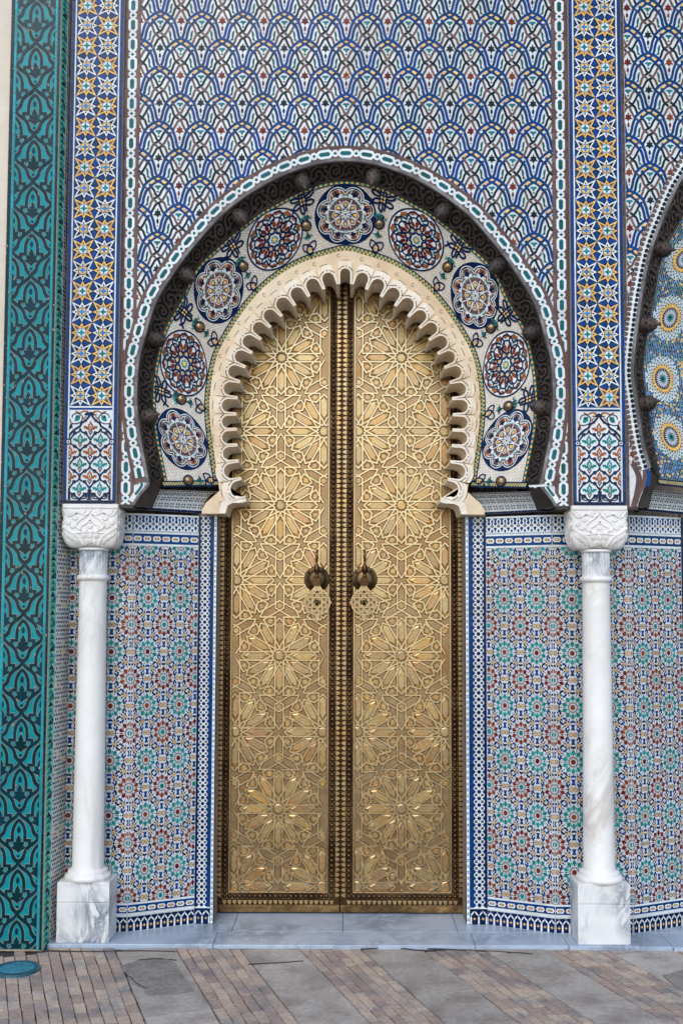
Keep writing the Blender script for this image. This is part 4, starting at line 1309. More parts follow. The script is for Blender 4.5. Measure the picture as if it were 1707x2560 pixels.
# ================================================================== carved wooden lining of the arches
def lining(label, Bc, Cc, footf, footb, boss_px, n, both=True):
    o = Bc.at(.5)
    t = thing('wooden_arch_lining', label, 'arch lining', (o[0], SP, 2.2))
    ox, oz = o[0], 2.2
    fb = [(x, SP - .004, z) for x, z in footf[::-1]] + [(*(lambda p: (p[0], SP - .004, p[1]))(Bc.at(i / n)),) for i in range(1, n)]
    cb = [(x, CY, z) for x, z in footb[::-1]] + [(*(lambda p: (p[0], CY, p[1]))(Cc.at(i / n)),) for i in range(1, n)]
    if both:
        fb += [(2 * XC - x, SP - .004, z) for x, z in footf]; cb += [(2 * XC - x, CY, z) for x, z in footb]
    rows = []
    for a, c in zip(fb, cb):
        a, c = Vector(a), Vector(c)
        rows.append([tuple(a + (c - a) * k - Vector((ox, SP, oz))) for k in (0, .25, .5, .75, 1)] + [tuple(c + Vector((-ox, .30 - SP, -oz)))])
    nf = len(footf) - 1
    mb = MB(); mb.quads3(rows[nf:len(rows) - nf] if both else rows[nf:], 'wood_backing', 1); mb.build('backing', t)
    mb = MB(); mb.quads3(rows[:nf + 1], 'carved_wood', 1); mb.build('foot_board', t)
    if both: mb = MB(); mb.quads3(rows[-nf - 1:], 'carved_wood', 1); mb.build('foot_board', t)
    # openwork scrolls: u along the arch, v across from the wall edge to the mosaic
    Lb = Cc.L
    def mp(u, v, h):
        tt = u / Lb
        a, c = Bc.at(tt), Cc.at(tt)
        p = Vector((a[0], SP - .004, a[1])); q = Vector((c[0], CY, c[1]))
        e1, e2 = Bc.at(max(tt - .004, 0)), Bc.at(min(tt + .004, 1))
        dl = Vector((e2[0] - e1[0], 0, e2[1] - e1[1])).normalized()
        ac = (q - p)
        nn = dl.cross(ac).normalized()
        if nn.y > 0: nn = -nn
        r = p + ac * v + nn * h
        return (r.x - ox, r.y - SP, r.z - oz)
    W_ = .105
    def motif(u0, q):
        """scrolls within a length q"""
        wd = .0085
        o_ = []
        f = lambda pts: [(u0 + x * q, y) for x, y in pts]
        def ridge(pts, k=1.0):
            pts = cr(f(pts), 3)
            l, r = sides([(a, b * W_) for a, b in pts], wd * k)
            o_.append([(a, b / W_) for a, b in l + r[::-1]])
        ridge([(0, .5), (.08, .25), (.2, .16), (.3, .3), (.3, .55), (.2, .68), (.12, .55), (.17, .42)])
        ridge([(0, .5), (.05, .8), (.18, .9), (.34, .82), (.42, .6), (.46, .35), (.55, .18)])
        ridge([(.5, .86), (.62, .9), (.74, .8), (.78, .55), (.7, .36), (.6, .42), (.6, .58), (.67, .62)])
        ridge([(.42, .6), (.5, .75), (.56, .62)], 1.3)
        ridge([(.55, .18), (.7, .14), (.84, .22), (.9, .45), (1, .5)])
        ridge([(.78, .55), (.88, .75), (1, .5)], .9)
        o_.append([(u0 + q * x, y) for x, y in lens(.93, .85, .05, .1, R(50))]); o_.append([(u0 + q * x, y) for x, y in lens(.4, .12, .06, .08, R(80))])
        o_.append([(u0 + q * x, y) for x, y in lens(.22, .45, .035, .12)]); o_.append([(u0 + q * x, y) for x, y in lens(.9, .2, .05, .08, R(-40))])
        return o_
    nm_ = max(3, round(Lb / .17)); q = Lb / nm_
    for k in range(nm_):
        mb = MB(mp)
        for j, p in enumerate(motif(q * k, q)): mb.poly(p, .007 + .0003 * j, 'carved_wood', tilt=.0)
        mb.build('scroll_panel', t)
    for v0, v1 in ((.0, .07), (.93, 1.0)):
        mb = MB(mp)
        for i in range(80): mb.poly(rect(Lb * i / 80, v0, Lb * (i + 1) / 80, v1), .0105, 'carved_wood')
        mb.build('edge_moulding', t)
    for px, py in boss_px:
        x, z = U(px, py, SP + .03)
        tt, e = Cc.near((x, z))
        c = Vector(mp(tt * Lb, .55, 0)); nn = Vector(mp(tt * Lb, .55, .1)) - c
        nn.normalize()
        b = MB()
        prof = [(.040, 0), (.042, .008), (.036, .016), (.041, .028), (.040, .045), (.031, .062), (.018, .073), (.009, .078), (.0085, .088), (.003, .10), (0, .101)]
        b.lathe(prof, 'carved_wood', 18)
        me = b.mesh('boss')
        bo = link('boss', me, t, c); bo.rotation_mode = 'QUATERNION'; bo.rotation_quaternion = nn.to_track_quat('Z', 'Y')
        g = MB()
        for i in range(8):                     # piercings of the boss
            for zc, rr, s_ in ((.036, .0412, .0075), (.055, .0350, .0055)):
                a = 2 * PI * i / 8 + (.39 if zc > .04 else 0)
                cx_, cy_ = rr * math.cos(a), rr * math.sin(a)
                tang = Vector((-math.sin(a), math.cos(a), 0)); up = Vector((-.35 * math.cos(a), -.35 * math.sin(a), .93)); ce = Vector((cx_, cy_, zc)) + Vector((math.cos(a), math.sin(a), .3)) * .0012
                bse = len(g.v)
                g.v += [tuple(ce + tang * s_), tuple(ce + up * s_ * 1.1), tuple(ce - tang * s_), tuple(ce - up * s_ * 1.1)]
                g.f.append((bse, bse + 1, bse + 2, bse + 3)); g.m.append(g.mi('wood_backing')); g.sm.append(0)
        g.build('piercing', bo)
    return t
footC = [U(a, b, CY) for a, b in ((408, 1202), (405, 1211), (388, 1236), (377, 1256), (371, 1271))]
K = 1.0887
lining('dark carved openwork wooden lining of the horseshoe arch over the brass door', BC, CC, footB, footC,
       [(430 * K, 637 * K), (364 * K, 783 * K), (346 * K, 960 * K), (551 * K, 502 * K), (700 * K, 432 * K), (856 * K, 416 * K), (1014 * K, 497 * K), (1141 * K, 617 * K), (1214 * K, 767 * K), (1243 * K, 940 * K)], 100)
footC2 = [U(a, b, CY) for a, b in ((1645, 1196), (1640, 1212), (1630, 1230), (1625, 1250), (1622, 1270))]
lining('dark carved wooden lining of the next arch, seen edge on at the right border', B2, C2, foot2, footC2,
       [(1520 * K, 585 * K), (1487 * K, 757 * K), (1478 * K, 942 * K)], 60, False)

# ================================================================== tympanum: the mosaic funnel inside the arch
def scale_mat():
    m = mat('scale_tile', '#e6e0d5', rough=.35, isl=.02, na=.08, ns=12, c2='#c3b39b', c2amt=.4)
    t = m.node_tree; N, L = t.nodes, t.links
    p = N['Principled BSDF']
    uv = N.new('ShaderNodeUVMap')
    mp = N.new('ShaderNodeMapping'); mp.inputs['Rotation'].default_value = (0, 0, R(38))
    L.new(uv.outputs[0], mp.inputs['Vector'])
    b = N.new('ShaderNodeTexBrick')
    b.inputs['Scale'].default_value = 1
    b.inputs['Brick Width'].default_value = .022; b.inputs['Row Height'].default_value = .012
    b.inputs['Mortar Size'].default_value = .0012; b.inputs['Mortar Smooth'].default_value = .4
    b.inputs['Color1'].default_value = (1, 1, 1, 1); b.inputs['Color2'].default_value = (.86, .84, .8, 1); b.inputs['Mortar'].default_value = (.5, .43, .35, 1)
    L.new(mp.outputs[0], b.inputs['Vector'])
    src = p.inputs['Base Color'].links[0].from_socket
    mx = N.new('ShaderNodeMix'); mx.data_type = 'RGBA'; mx.blend_type = 'MULTIPLY'; mx.inputs['Factor'].default_value = 1
    L.new(src, mx.inputs['A']); L.new(b.outputs['Color'], mx.inputs['B'])
    L.new(mx.outputs['Result'], p.inputs['Base Color'])
    bp = N.new('ShaderNodeBump'); bp.inputs['Strength'].default_value = .5; bp.inputs['Distance'].default_value = .002; bp.invert = True
    L.new(b.outputs['Fac'], bp.inputs['Height']); L.new(bp.outputs[0], p.inputs['Normal'])
scale_mat()

def funnel(Cc, Ec, org):
    Lm = (Cc.L + Ec.L) / 2
    def mp(u, v, h):                        # u metres along, v 0 (inner) .. 1 (outer)
        tt = u / Lm
        a, c = Ec.at(tt), Cc.at(tt)
        p = Vector((a[0], EY, a[1])); q = Vector((c[0], CY, c[1]))
        e0, e1 = max(tt - .004, 0), min(tt + .004, 1)
        a0, a1, b0, b1 = Ec.at(e0), Ec.at(e1), Cc.at(e0), Cc.at(e1)
        dl = Vector(((a1[0] - a0[0]) + (b1[0] - b0[0]), 0, (a1[1] - a0[1]) + (b1[1] - b0[1]))).normalized()
        ac = q - p
        n = dl.cross(ac).normalized()
        if n.y > 0: n = -n
        r = p + ac * v + n * h
        return (r.x - org[0], r.y - org[1], r.z - org[2])
    return mp, Lm
def find_uv(mp, Lm, org, px, py, lo=0, hi=1):
    best = None
    for i in range(121):
        for j in range(11):
            u, v = Lm * (lo + (hi - lo) * i / 120), j / 10
            P = mp(u, v, 0)
            a, b = proj((P[0] + org[0], P[1] + org[1], P[2] + org[2]))
            d = (a - px) ** 2 + (b - py) ** 2
            if best is None or d < best[0]: best = (d, u, v)
    return best[1], best[2]
def funnel_ground(t, mp, Lm, m, n=110, k=5, ext=0):
    mb = MB()
    rows = [[mp(Lm * i / n, j / k, 0) for j in range(k + 1)] for i in range(n + 1)]
    mb.quads3(rows, m, 1)
    me = mb.mesh('mosaic_ground')
    ul = me.uv_layers.new(name='UVMap')
    for lp in me.loops:
        i, j = divmod(lp.vertex_index, k + 1)
        ul.data[lp.index].uv = (Lm * i / n, .34 * j / k)
    return link('mosaic_ground', me, t)

ORG = (XC, EY, 2.2)
ty = thing('tympanum', 'white funnel of mosaic with nine round rosettes between wooden lining and cream scalloped arch', 'tympanum', ORG)
tm, TL = funnel(CC, EC, ORG)
funnel_ground(ty, tm, TL, 'scale_tile')

def roundel_a():                            # white strapwork with eight lobes
    o = [(ell(0, 0, 1, n=48), 'navy_tile', .002), (ell(0, 0, .945, n=40), 'navy_tile', .0024)]
    for k in range(8):
        a = R(45 * k + 22.5); c = (.625 * math.cos(a), .625 * math.sin(a))
        o.append((ell(*c, .318, n=20), 'white_tile', .0028 + .00005 * k))
    for k in range(8):
        a = R(45 * k + 22.5); c = (.625 * math.cos(a), .625 * math.sin(a))
        o.append((ell(*c, .288, n=20), 'black_tile', .0036 + .00005 * k))
    for k in range(8):
        a = R(45 * k + 22.5); c = (.625 * math.cos(a), .625 * math.sin(a))
        o.append((ell(*c, .255, n=18), 'white_tile', .0042 + .00005 * k))
        o.append((ell(*c, .225, n=16), 'brown_tile' if k % 2 else 'orange_tile', .0045 + .00002 * k))
        o.append((star(*c, .19, .085, 4, a), 'white_tile', .0047))
        for da in (-.16, .16):
            o.append((strap([(.80 * math.cos(a + da), .80 * math.sin(a + da)), (.60 * math.cos(a + da * 1.2), .60 * math.sin(a + da * 1.2))], .022, 0), 'white_tile', .0048))
        o.append((star(.68 * math.cos(a), .68 * math.sin(a), .145, .06, 4, a), 'navy_tile', .0052))
        o.append((strap(rotp([(.86, -.1), (.875, 0), (.86, .1)], a), .028, 2), 'black_tile', .005))
    o.append((ell(0, 0, .57, n=32), 'white_tile', .0056)); o.append((ell(0, 0, .535, n=32), 'brown_tile', .0058))
    for k in range(8): o.append((strap(rotp([(.2, 0), (.54, 0)], R(45 * k + 22.5)), .03, 0), 'white_tile', .0063))
    for k in range(8):
        a = R(45 * k)
        o.append((rotp([(.56, 0), (.50, .10), (.60, .085), (.66, 0), (.60, -.085), (.50, -.10)], a), 'turquoise_tile', .006))
        o.append((rotp([(.30, .0), (.42, .13), (.53, .0), (.42, -.13)], a + R(22.5)), 'red_tile', .006))
        o.append((rotp([(.44, .05), (.55, .10), (.55, -.10), (.44, -.05)], a + R(22.5)), 'brown_tile', .0062))
    o += [(q, 'white_tile', .0064 + .00002 * i) for i, q in enumerate(ring(0, 0, .585, .585, .035, 24))]
    for k in range(8):
        a = R(45 * k)
        o.append((drop(0, 0, .12, .44, .115, a), 'white_tile', .0066 + .00005 * k))
    for k in range(8):
        a = R(45 * k)
        o.append((drop(0, 0, .15, .41, .085, a), 'navy_tile', .0074)); o.append((drop(0, 0, .23, .38, .055, a), 'yellow_tile', .0078))
    o.append((ell(0, 0, .135, n=16), 'white_tile', .008))
    for k in range(8): o.append((rotp([(.07, 0), (.095, .02), (.125, 0), (.095, -.02)], R(45 * k + 22)), 'black_tile', .0084))
    o.append((star(0, 0, .06, .03, 8), 'brown_tile', .0086))
    return o
def roundel_b():                            # blue interlace with red leaves
    o = [(ell(0, 0, 1, n=48), 'navy_tile', .002), (ell(0, 0, .945, n=40), 'white_tile', .0024)]
    for k in range(8):
        a = R(45 * k)
        for j, (rc, rr, w_) in enumerate(((.70, .185, .058), (.52, .20, .052))):
            c = (rc * math.cos(a + (R(22.5) if j else 0)), rc * math.sin(a + (R(22.5) if j else 0)))
            o += [(q, 'navy_tile', .0030 + .0003 * j + .00003 * k) for q in ring(c[0], c[1], rr, rr * .9, w_, 14)]
        for s_ in (-1, 1):
            q = [(.80, .05 * s_), (.87, .13 * s_), (.80, .21 * s_), (.86, .28 * s_)]
            o.append((strap(rotp(q, a + R(22.5) * 0 + R(11)), .075, 3, lambda t: .5 + math.sin(PI * t)), 'orange_tile', .0040 + .0001 * (s_ > 0)))
        o.append((strap(rotp([(.62, -.26), (.80, -.17), (.88, 0), (.80, .17), (.62, .26)], a + R(22.5)), .05, 4), 'navy_tile', .0044))
        for s_ in (-1, 1):
            o.append((rotp(sc(lens(0, 0, .06, .13, R(90 + 14 * s_)), 1, 1, .49, .068 * s_), a + R(22.5)), 'red_tile', .0046))
        for (x, y, r_) in ((.70, 0, .05), (.62, .05, .035), (.62, -.05, .035), (.78, .04, .035), (.78, -.04, .035)):
            o.append((rotp(ell(x, y, r_, r_ * .6, 7), a), 'bottle_tile', .0048))
        o.append((rotp(lens(.33, 0, .028, .075, R(-90)), a), 'yellow_tile', .005))
        o.append((strap(rotp([(.40, -.0), (.30, .14), (.17, .12), (.10, .2)], a), .046, 4), 'navy_tile', .0052)); o.append((strap(rotp([(.40, 0), (.30, -.14), (.17, -.12), (.10, -.2)], a), .046, 4), 'navy_tile', .0055))
        o.append((strap(rotp([(.42, 0), (.58, 0)], a), .022, 0), 'black_tile', .0051))
    o += [(q, 'navy_tile', .0058) for q in ring(0, 0, .235, .235, .032, 24)]
    o.append((ngon(0, 0, .125, 8, R(22)), 'turquoise_tile', .0062))
    o.append((star(0, 0, .12, .045, 6, R(90)), 'yellow_tile', .0066))
    return o
RA, RB = roundel_a(), roundel_b()
def put_roundel(par, mp, u0, v0, ru, rv, pieces, rot=0):
    first = True
    groups = {}
    for p, m, h in pieces:
        groups.setdefault(m, []).append((p, h))
    f = lambda p: [(u0 + x * ru, v0 + y * rv) for x, y in p]
    disc = MB(mp)
    for p, m, h in pieces[:2]:
        for q in tess(p, .2): disc.poly(f(q), h, m)
    d = disc.build('roundel', par)
    groups = {}
    for p, m, h in pieces[2:]: groups.setdefault(m, []).append((p, h))
    nm = {'white_tile': 'white_strapwork', 'navy_tile': 'navy_strapwork', 'black_tile': 'black_inlay', 'brown_tile': 'brown_inlay', 'turquoise_tile': 'turquoise_inlay', 'red_tile': 'red_leaves', 'yellow_tile': 'yellow_inlay', 'orange_tile': 'orange_scrolls', 'bottle_tile': 'green_buds'}
    for m, l in groups.items():
        b = MB(mp)
        for p, h in l:
            for q in tess(p, .3): b.poly(f(q), h, m, tilt=0)
        b.build(nm.get(m, 'inlay'), d, kind='stuff')
    return d
for (a, b, kind) in ((793, 493, 'a'), (626, 550, 'b'), (960, 553, 'b'), (497, 672, 'a'), (1090, 677, 'a'), (425, 836, 'b'), (1163, 838, 'b'), (420, 1009, 'a'), (1168, 1014, 'a')):
    u, v = find_uv(tm, TL, ORG, a * K, b * K)
    if kind == 'a' and a == 793: u = TL / 2
    put_roundel(ty, tm, u, .525, .166 if b < 1000 else .162, .425, RA if kind == 'a' else RB)
def tstrip(par, name, v0, v1, m, h, n, u0=0, u1=None, gap=0, alt=None):
    u1 = TL if u1 is None else u1
    mb = MB(tm)
    for i in range(n):
        a, b = u0 + (u1 - u0) * i / n, u0 + (u1 - u0) * (i + 1) / n
        mb.poly(rect(a + gap, v0, b - gap, v1), h + (random.uniform(0, .0002) if gap else 0), (alt if alt and i % 2 else m))
    mb.build(name, par, kind='stuff')
tstrip(ty, 'blue_line', .085, .10, 'navy_tile', .003, 90)
tstrip(ty, 'check_border', .052, .082, 'yellow_tile', .003, 300, gap=.0006, alt='turquoise_tile')
tstrip(ty, 'check_border', .02, .050, 'turquoise_tile', .003, 300, gap=.0006, alt='yellow_tile')
tstrip(ty, 'blue_line', .0, .018, 'navy_tile', .003, 90)
tstrip(ty, 'blue_line', .93, .942, 'navy_tile', .003, 90)
tstrip(ty, 'check_border', .945, .975, 'yellow_tile', .003, 300, gap=.0006, alt='turquoise_tile')
tstrip(ty, 'blue_line', .977, .99, 'navy_tile', .003, 90)
# brass knobs with knots and sprigs of leaves at either side
def knot(par, u0, v0, sgn, big):
    W_ = .33
    k = .042 if big else .036
    f = lambda pts: [(u0 + x * k, v0 + sgn * y * k / W_) for x, y in pts]
    mb = MB(tm); h = .0032
    if big:
        for j, q in enumerate(([(-1.5, -.2), (-.9, -.55), (0, -.3), (.9, -.55), (1.35, -.3), (1.0, .0), (0, -.05), (-.9, -.05), (-1.5, -.9)],
                               [(1.5, .7), (.9, .3), (0, .3), (-.9, .3), (-1.35, .55), (-1.0, .8), (0, .45), (1.0, .75), (1.7, 1.25)],
                               [(-.35, 1.0), (-.3, 0), (-.35, -.9), (-.05, -1.25), (.1, -.9), (.0, 0), (.0, 1.0)], [(.35, -1.1), (.4, 0), (.3, 1.0)])):
            mb.poly(f(strap(q, .22, 4)), h + .0003 * j, 'navy_tile')
    else:
        for j, q in enumerate(([(-1.0, -.9), (-.2, -.7), (.35, -.1), (.35, .5), (-.1, .7), (-.5, .3), (-.4, -.3), (.2, -.8), (1.05, -.9), (1.0, -.2), (.5, .2)],
                               [(-1.0, -.9), (-1.05, -.2), (-.55, .2), (.0, .75), (.0, 1.3)])):
            mb.poly(f(strap(q, .2, 4)), h + .0003 * j, 'navy_tile')
        mb.polys([f(p) for p in ring(0, 0, .5, .5, .18, 12)], h + .0009, 'navy_tile')
        mb.poly(f(ngon(0, 1.45, .38, 4)), h, 'navy_tile'); mb.poly(f(ngon(0, 1.45, .24, 4)), h + .0005, 'yellow_tile')
    kn = mb.build('knot', par)
    mb = MB(tm)
    for x, y in ((-.16, -.1), (.2, -.1), (-.16, .28), (.2, .28)): mb.poly(f(ngon(x, y, .15, 4, R(45))), h + .0016, 'yellow_tile')
    mb.build('inlay', kn)
    s = -1.65 if big else -1.55
    mb = MB(tm)
    for q, m in ((lens(0, s - .55, .3, .75), 'bottle_tile'), (strap([(-.05, s), (-.5, s + .05), (-.95, s - .45), (-1.15, s - .1)], .3, 3, lambda t: 1 - .7 * t), 'turquoise_tile'), (strap([(.05, s), (.5, s + .05), (.95, s - .45), (1.15, s - .1)], .3, 3, lambda t: 1 - .7 * t), 'bottle_tile'),
                 (lens(-.38, s - .42, .16, .45, R(28)), 'black_tile'), (lens(.38, s - .42, .16, .45, R(-28)), 'black_tile'), (strap([(0, s + .1), (0, s + .6)], .1, 0), 'black_tile')):
        mb.poly(f(sc(q, .62 if not big else .75, .62 if not big else .75, 0, s * (.38 if not big else .25))), h + random.uniform(0, .0006), m)
    mb.build('leaf_sprig', par)
def brass_knob(par, mp, u, v, r=.0235):
    c = Vector(mp(u, v, 0)); n = (Vector(mp(u, v, .1)) - c).normalized()
    b = MB(); b.lathe([(r * 1.28, 0), (r * 1.28, .003), (r * 1.02, .0035)], 'navy_tile', 20)
    prof = [(r * math.cos(t), .003 + r * .8 * math.sin(t)) for t in [PI / 2 * i / 7 for i in range(8)]]
    b2 = MB(); b2.lathe(prof, 'brass_panel', 20)
    q = n.to_track_quat('Z', 'Y')
    o = link('knob', b2.mesh('knob'), par, c); o.rotation_mode = 'QUATERNION'; o.rotation_quaternion = q
    link('collar', b.mesh('collar'), o)
    g = MB()
    for rr, m_, el in ((0, 1, 90), (.36, 6, 0), (.68, 10, 0)):
        for i in range(m_):
            a = 2 * PI * i / m_ + rr
            x, y = rr * r * math.cos(a), rr * r * math.sin(a); z = .003 + .8 * math.sqrt(max(r * r - x * x - y * y, 0)) + .0006
            nr = Vector((x, y, z * 1.2)).normalized(); t1 = nr.orthogonal().normalized(); t2 = nr.cross(t1)
            bse = len(g.v)
            for kk in range(6): g.v.append(tuple(Vector((x, y, z)) + (t1 * math.cos(PI * kk / 3) + t2 * math.sin(PI * kk / 3)) * r * .115))
            g.f.append(tuple(range(bse, bse + 6))); g.m.append(g.mi('wood_backing')); g.sm.append(0)
    g.build('piercing', o)
for a, b in ((706, 515), (877, 516), (555, 607), (1028, 611), (452, 748), (1131, 752), (413, 921), (1170, 928), (440, 1100), (1146, 1105)):
    u, v = find_uv(tm, TL, ORG, a * K, b * K)
    low = b > 1090
    brass_knob(ty, tm, u, .5 if not low else .55)
    knot(ty, u, .155, -1, False)
    knot(ty, u, .83, 1, True) if not low else None
# checked strip under the funnel, on both sides
def side_strip(par, c, e, org, mirror):
    P0, P1 = Vector((c[0], CY, c[1])), Vector((e[0], EY, e[1]))
    d = P1 - P0
    def mp(u, v, h):
        r = P0 + d * u + Vector((0, -h, -v))
        return (r.x - org[0], r.y - org[1], r.z - org[2])
    for k, (v0, v1, m1, m2, n) in enumerate(((.001, .007, 'navy_tile', None, 12), (.0075, .0155, 'yellow_tile', 'turquoise_tile', 44), (.016, .024, 'turquoise_tile', 'yellow_tile', 44), (.0245, .033, 'navy_tile', None, 14))):
        b = MB(mp)
        for i in range(n): b.poly(rect((i + .04) / n, v0, (i + .96) / n, v1), .003 + random.uniform(0, .0003), m2 if m2 and i % 2 else m1, h0=-.02)
        b.build('check_border' if m2 else 'blue_line', par, kind='stuff')
side_strip(ty, CC.at(0), EC.at(0), ORG, 1); side_strip(ty, CC.at(1), EC.at(1), ORG, -1)

# hollow mouldings under the tympanum
def cove(label, tl, tr, bl, br, n=8):
    """four corners as 3-D points; concave between"""
    o = Vector(bl)
    t = thing('cove_moulding', label, 'moulding', bl)
    def P(a, k):
        t_, b_ = Vector(tl).lerp(Vector(tr), a), Vector(bl).lerp(Vector(br), a)
        f = 1 - math.cos(k * PI / 2); g = math.sin(k * PI / 2)          # hollow: goes up first, then out
        return Vector((b_.x + (t_.x - b_.x) * f, b_.y + (t_.y - b_.y) * f, b_.z + (t_.z - b_.z) * g))
    L_ = (Vector(br) - Vector(bl)).length; H = (Vector(tl) - Vector(bl)).length
    mb = MB(); mb.quads3([[tuple(P(i / 20, j / n) - o) for j in range(n + 1)] for i in range(21)], 'white_tile', 1); mb.build('white_ground', t)
    def mp(u, v, h):
        p = P(u / L_, v / H); e = .01
        dn = (P(u / L_ + e, v / H) - p).cross(P(u / L_, v / H + e) - p).normalized()
        if dn.y > 0: dn = -dn
        r = p + dn * h - o
        return tuple(r)
    b = MB(mp); q = L_ / round(L_ / .030); rows = 4; hq = (H - .016) / rows
    for i in range(round(L_ / q)):
        for j in range(rows):
            u, v = q * (i + .5), .014 + hq * (j + .5)
            for k in range(4):
                a_ = R(45 + 90 * k)
                b.poly([(u + q * x, v + q * y) for x, y in rotp([(.13, 0), (.25, .13), (.40, .10), (.40, -.10), (.25, -.13)], a_)], .0014 + .0001 * k, 'navy_tile')
            b.poly(ngon(u + q * .5, v, q * .10, 4), .0016, 'yellow_tile' if (i + j) % 2 else 'black_tile')
    b.build('blossom_chips', t, kind='stuff')
    b = MB(mp); u = 0
    while u < L_ - .004:
        l = min(.035, L_ - u); b.poly(rect(u + .0006, .0005, u + l - .0006, .012), .003, 'navy_tile', tilt=.01); u += l
    b.build('blue_edging', t, kind='stuff')
def pt(px, py, Y):
    x, z = U(px, py, Y); return (x, Y, z)
cove('blue and white patterned hollow moulding left of the door, under the mosaic funnel', pt(352, 1222, 5.50), pt(550, 1229, 5.672), pt(320, 1272, LW - .01), pt(505, 1284, JB - .008))
cove('blue and white patterned hollow moulding right of the door, under the mosaic funnel', pt(1162, 1233, 5.672), pt(1362, 1227, 5.50), pt(1205, 1287, JB - .008), pt(1395, 1277, LW - .01))
cove('blue and white patterned hollow moulding at the right edge beyond the right column', pt(1600, 1222, 5.50), pt(1790, 1240, 5.66), pt(1568, 1274, LW - .01), pt(1745, 1290, JB - .008))

# next bay's tympanum with sunbursts
E2_PX = [(a + 105 + (15 if b < 700 else 0), b + 12) for a, b in C2_PX]
E2 = Curve([U(a, b, EY) for a, b in E2_PX])
ORG2 = (C2.at(.4)[0], EY, 2.2)
t2 = thing('tympanum', 'colourful mosaic funnel with yellow ringed sunbursts at the right edge, in the next arch', 'tympanum', ORG2)
m2, L2 = funnel(C2, E2, ORG2)
funnel_ground(t2, m2, L2, 'white_tile', 60)
suns = []
for px, py in ((1690, 640), (1649, 795), (1632, 947), (1652, 1090)):
    u, v = find_uv(m2, L2, ORG2, px, py); suns.append((u, .52))
def sunburst():
    o = [(ell(0, 0, .63, n=36), 'yellow_tile', .0018), (ell(0, 0, .5, n=32), 'navy_tile', .0024)]
    for k in range(24):
        a = R(15 * k)
        o.append((rotp([(.12, 0), (.30, .03), (.49, 0), (.30, -.03)], a), 'white_tile', .003))
        o.append((rotp([(.52, .0), (.57, .06), (.67, .05), (.69, 0), (.67, -.05), (.57, -.06)], a), 'yellow_tile', .0026))
        o.append((rotp([(.64, 0), (.69, .03), (.74, 0), (.69, -.03)], a + R(7.5)), 'black_tile', .003))
        o.append((ell(.79 * math.cos(a), .79 * math.sin(a), .035, n=6), 'red_tile' if k % 2 else 'brown_tile', .002))
        o.append((ell(.90 * math.cos(a + R(7)), .90 * math.sin(a + R(7)), .055, .04, 6, a), 'turquoise_tile', .002))
        o.append((ell(1.01 * math.cos(a), 1.01 * math.sin(a), .05, .04, 6, a), 'bottle_tile' if k % 3 else 'turquoise_tile', .002))
    for k in range(12): o.append((rotp([(.05, 0), (.12, .03), (.24, 0), (.12, -.03)], R(30 * k)), 'turquoise_tile', .0034))
    return o
sb = sunburst()
for u, v in suns:
    b = MB(m2)
    for p, m, h in sb:
        q = [(u + x * .112, v + y * .36) for x, y in p]
        if all(.01 < b_ < .99 for a_, b_ in q):
            for q2 in tess(q, .03 if len(q) > 30 else .2): b.poly(q2, h, m)
    b.build('sunburst', t2)
b = MB(m2); st_ = .0122
for i in range(int(L2 / st_)):
    for j in range(24):
        u, v = st_ * (i + .5 * (j % 2)), (j + .5) / 24
        if any(((u - a) / .112) ** 2 + ((v - c) / .36) ** 2 < 1.16 for a, c in suns): continue
        c = random.choice(('cobalt_tile', 'navy_tile', 'cobalt_tile', 'turquoise_tile', 'sky_tile', 'yellow_tile', 'bottle_tile'))
        if v < .06 or v > .94: c = 'yellow_tile' if i % 2 else 'sky_tile'
        b.poly(star(u, v * 1, .0058, .0034, 4, random.choice((0, R(45)))) if False else [(u + .0068 * math.cos(R(60 * k + 30 * (i % 2))), v + .0225 * math.sin(R(60 * k + 30 * (i % 2))) * (1 if k % 2 else .6)) for k in range(6)], .0018 + random.uniform(0, .0004), c)
b.build('mosaic_chips', t2, kind='stuff')
side_strip(t2, C2.at(0), E2.at(0), ORG2, 1)

# ================================================================== stucco arch with cusps
YF = 5.655
TIPS = [(614.5, 1244), (604, 1197), (597.5, 1153), (594.5, 1113), (593, 1074), (592, 1036), (594.5, 996), (601, 956), (614.5, 919), (631, 884), (653, 850), (677, 820), (705, 792), (738, 766), (773, 743), (810, 725), (846, 712)]
tl_ = [U(a, b, YF) for a, b in TIPS]
tips = tl_ + [(2 * XC - x, z) for x, z in tl_[::-1]]
ORS = (XC, YF, 2.2)
sa = thing('scalloped_arch', 'cream carved stucco arch with a row of deep scallops over the brass door', 'arch', ORS)
def smap(u, v, h): return (u - XC, -h, v - ORS[2])
def lobe(P, Q, deep, dr=0.0, n=8):
    P, Q = Vector(P), Vector(Q); d = (Q - P); L_ = d.length; d.normalize(); nn = Vector((-d.y, d.x))
    t = .0085 + dr; r = (L_ - 2 * t) / 2; M_ = (P + Q) / 2
    o = [P + d * t]
    for k in range(n + 1):
        a = PI - PI * k / n
        o.append(M_ + d * r * math.cos(a) + nn * (deep + r * math.sin(a)))
    o.append(Q - d * t)
    return [tuple(x) for x in o], tuple(M_ + nn * deep), r, d, nn, L_
nsec = len(tips) - 1
tE = []
for i, p in enumerate(tips):
    t, e = EC.near(p)
    tE.append(t)
tE[0], tE[-1] = 0, 1
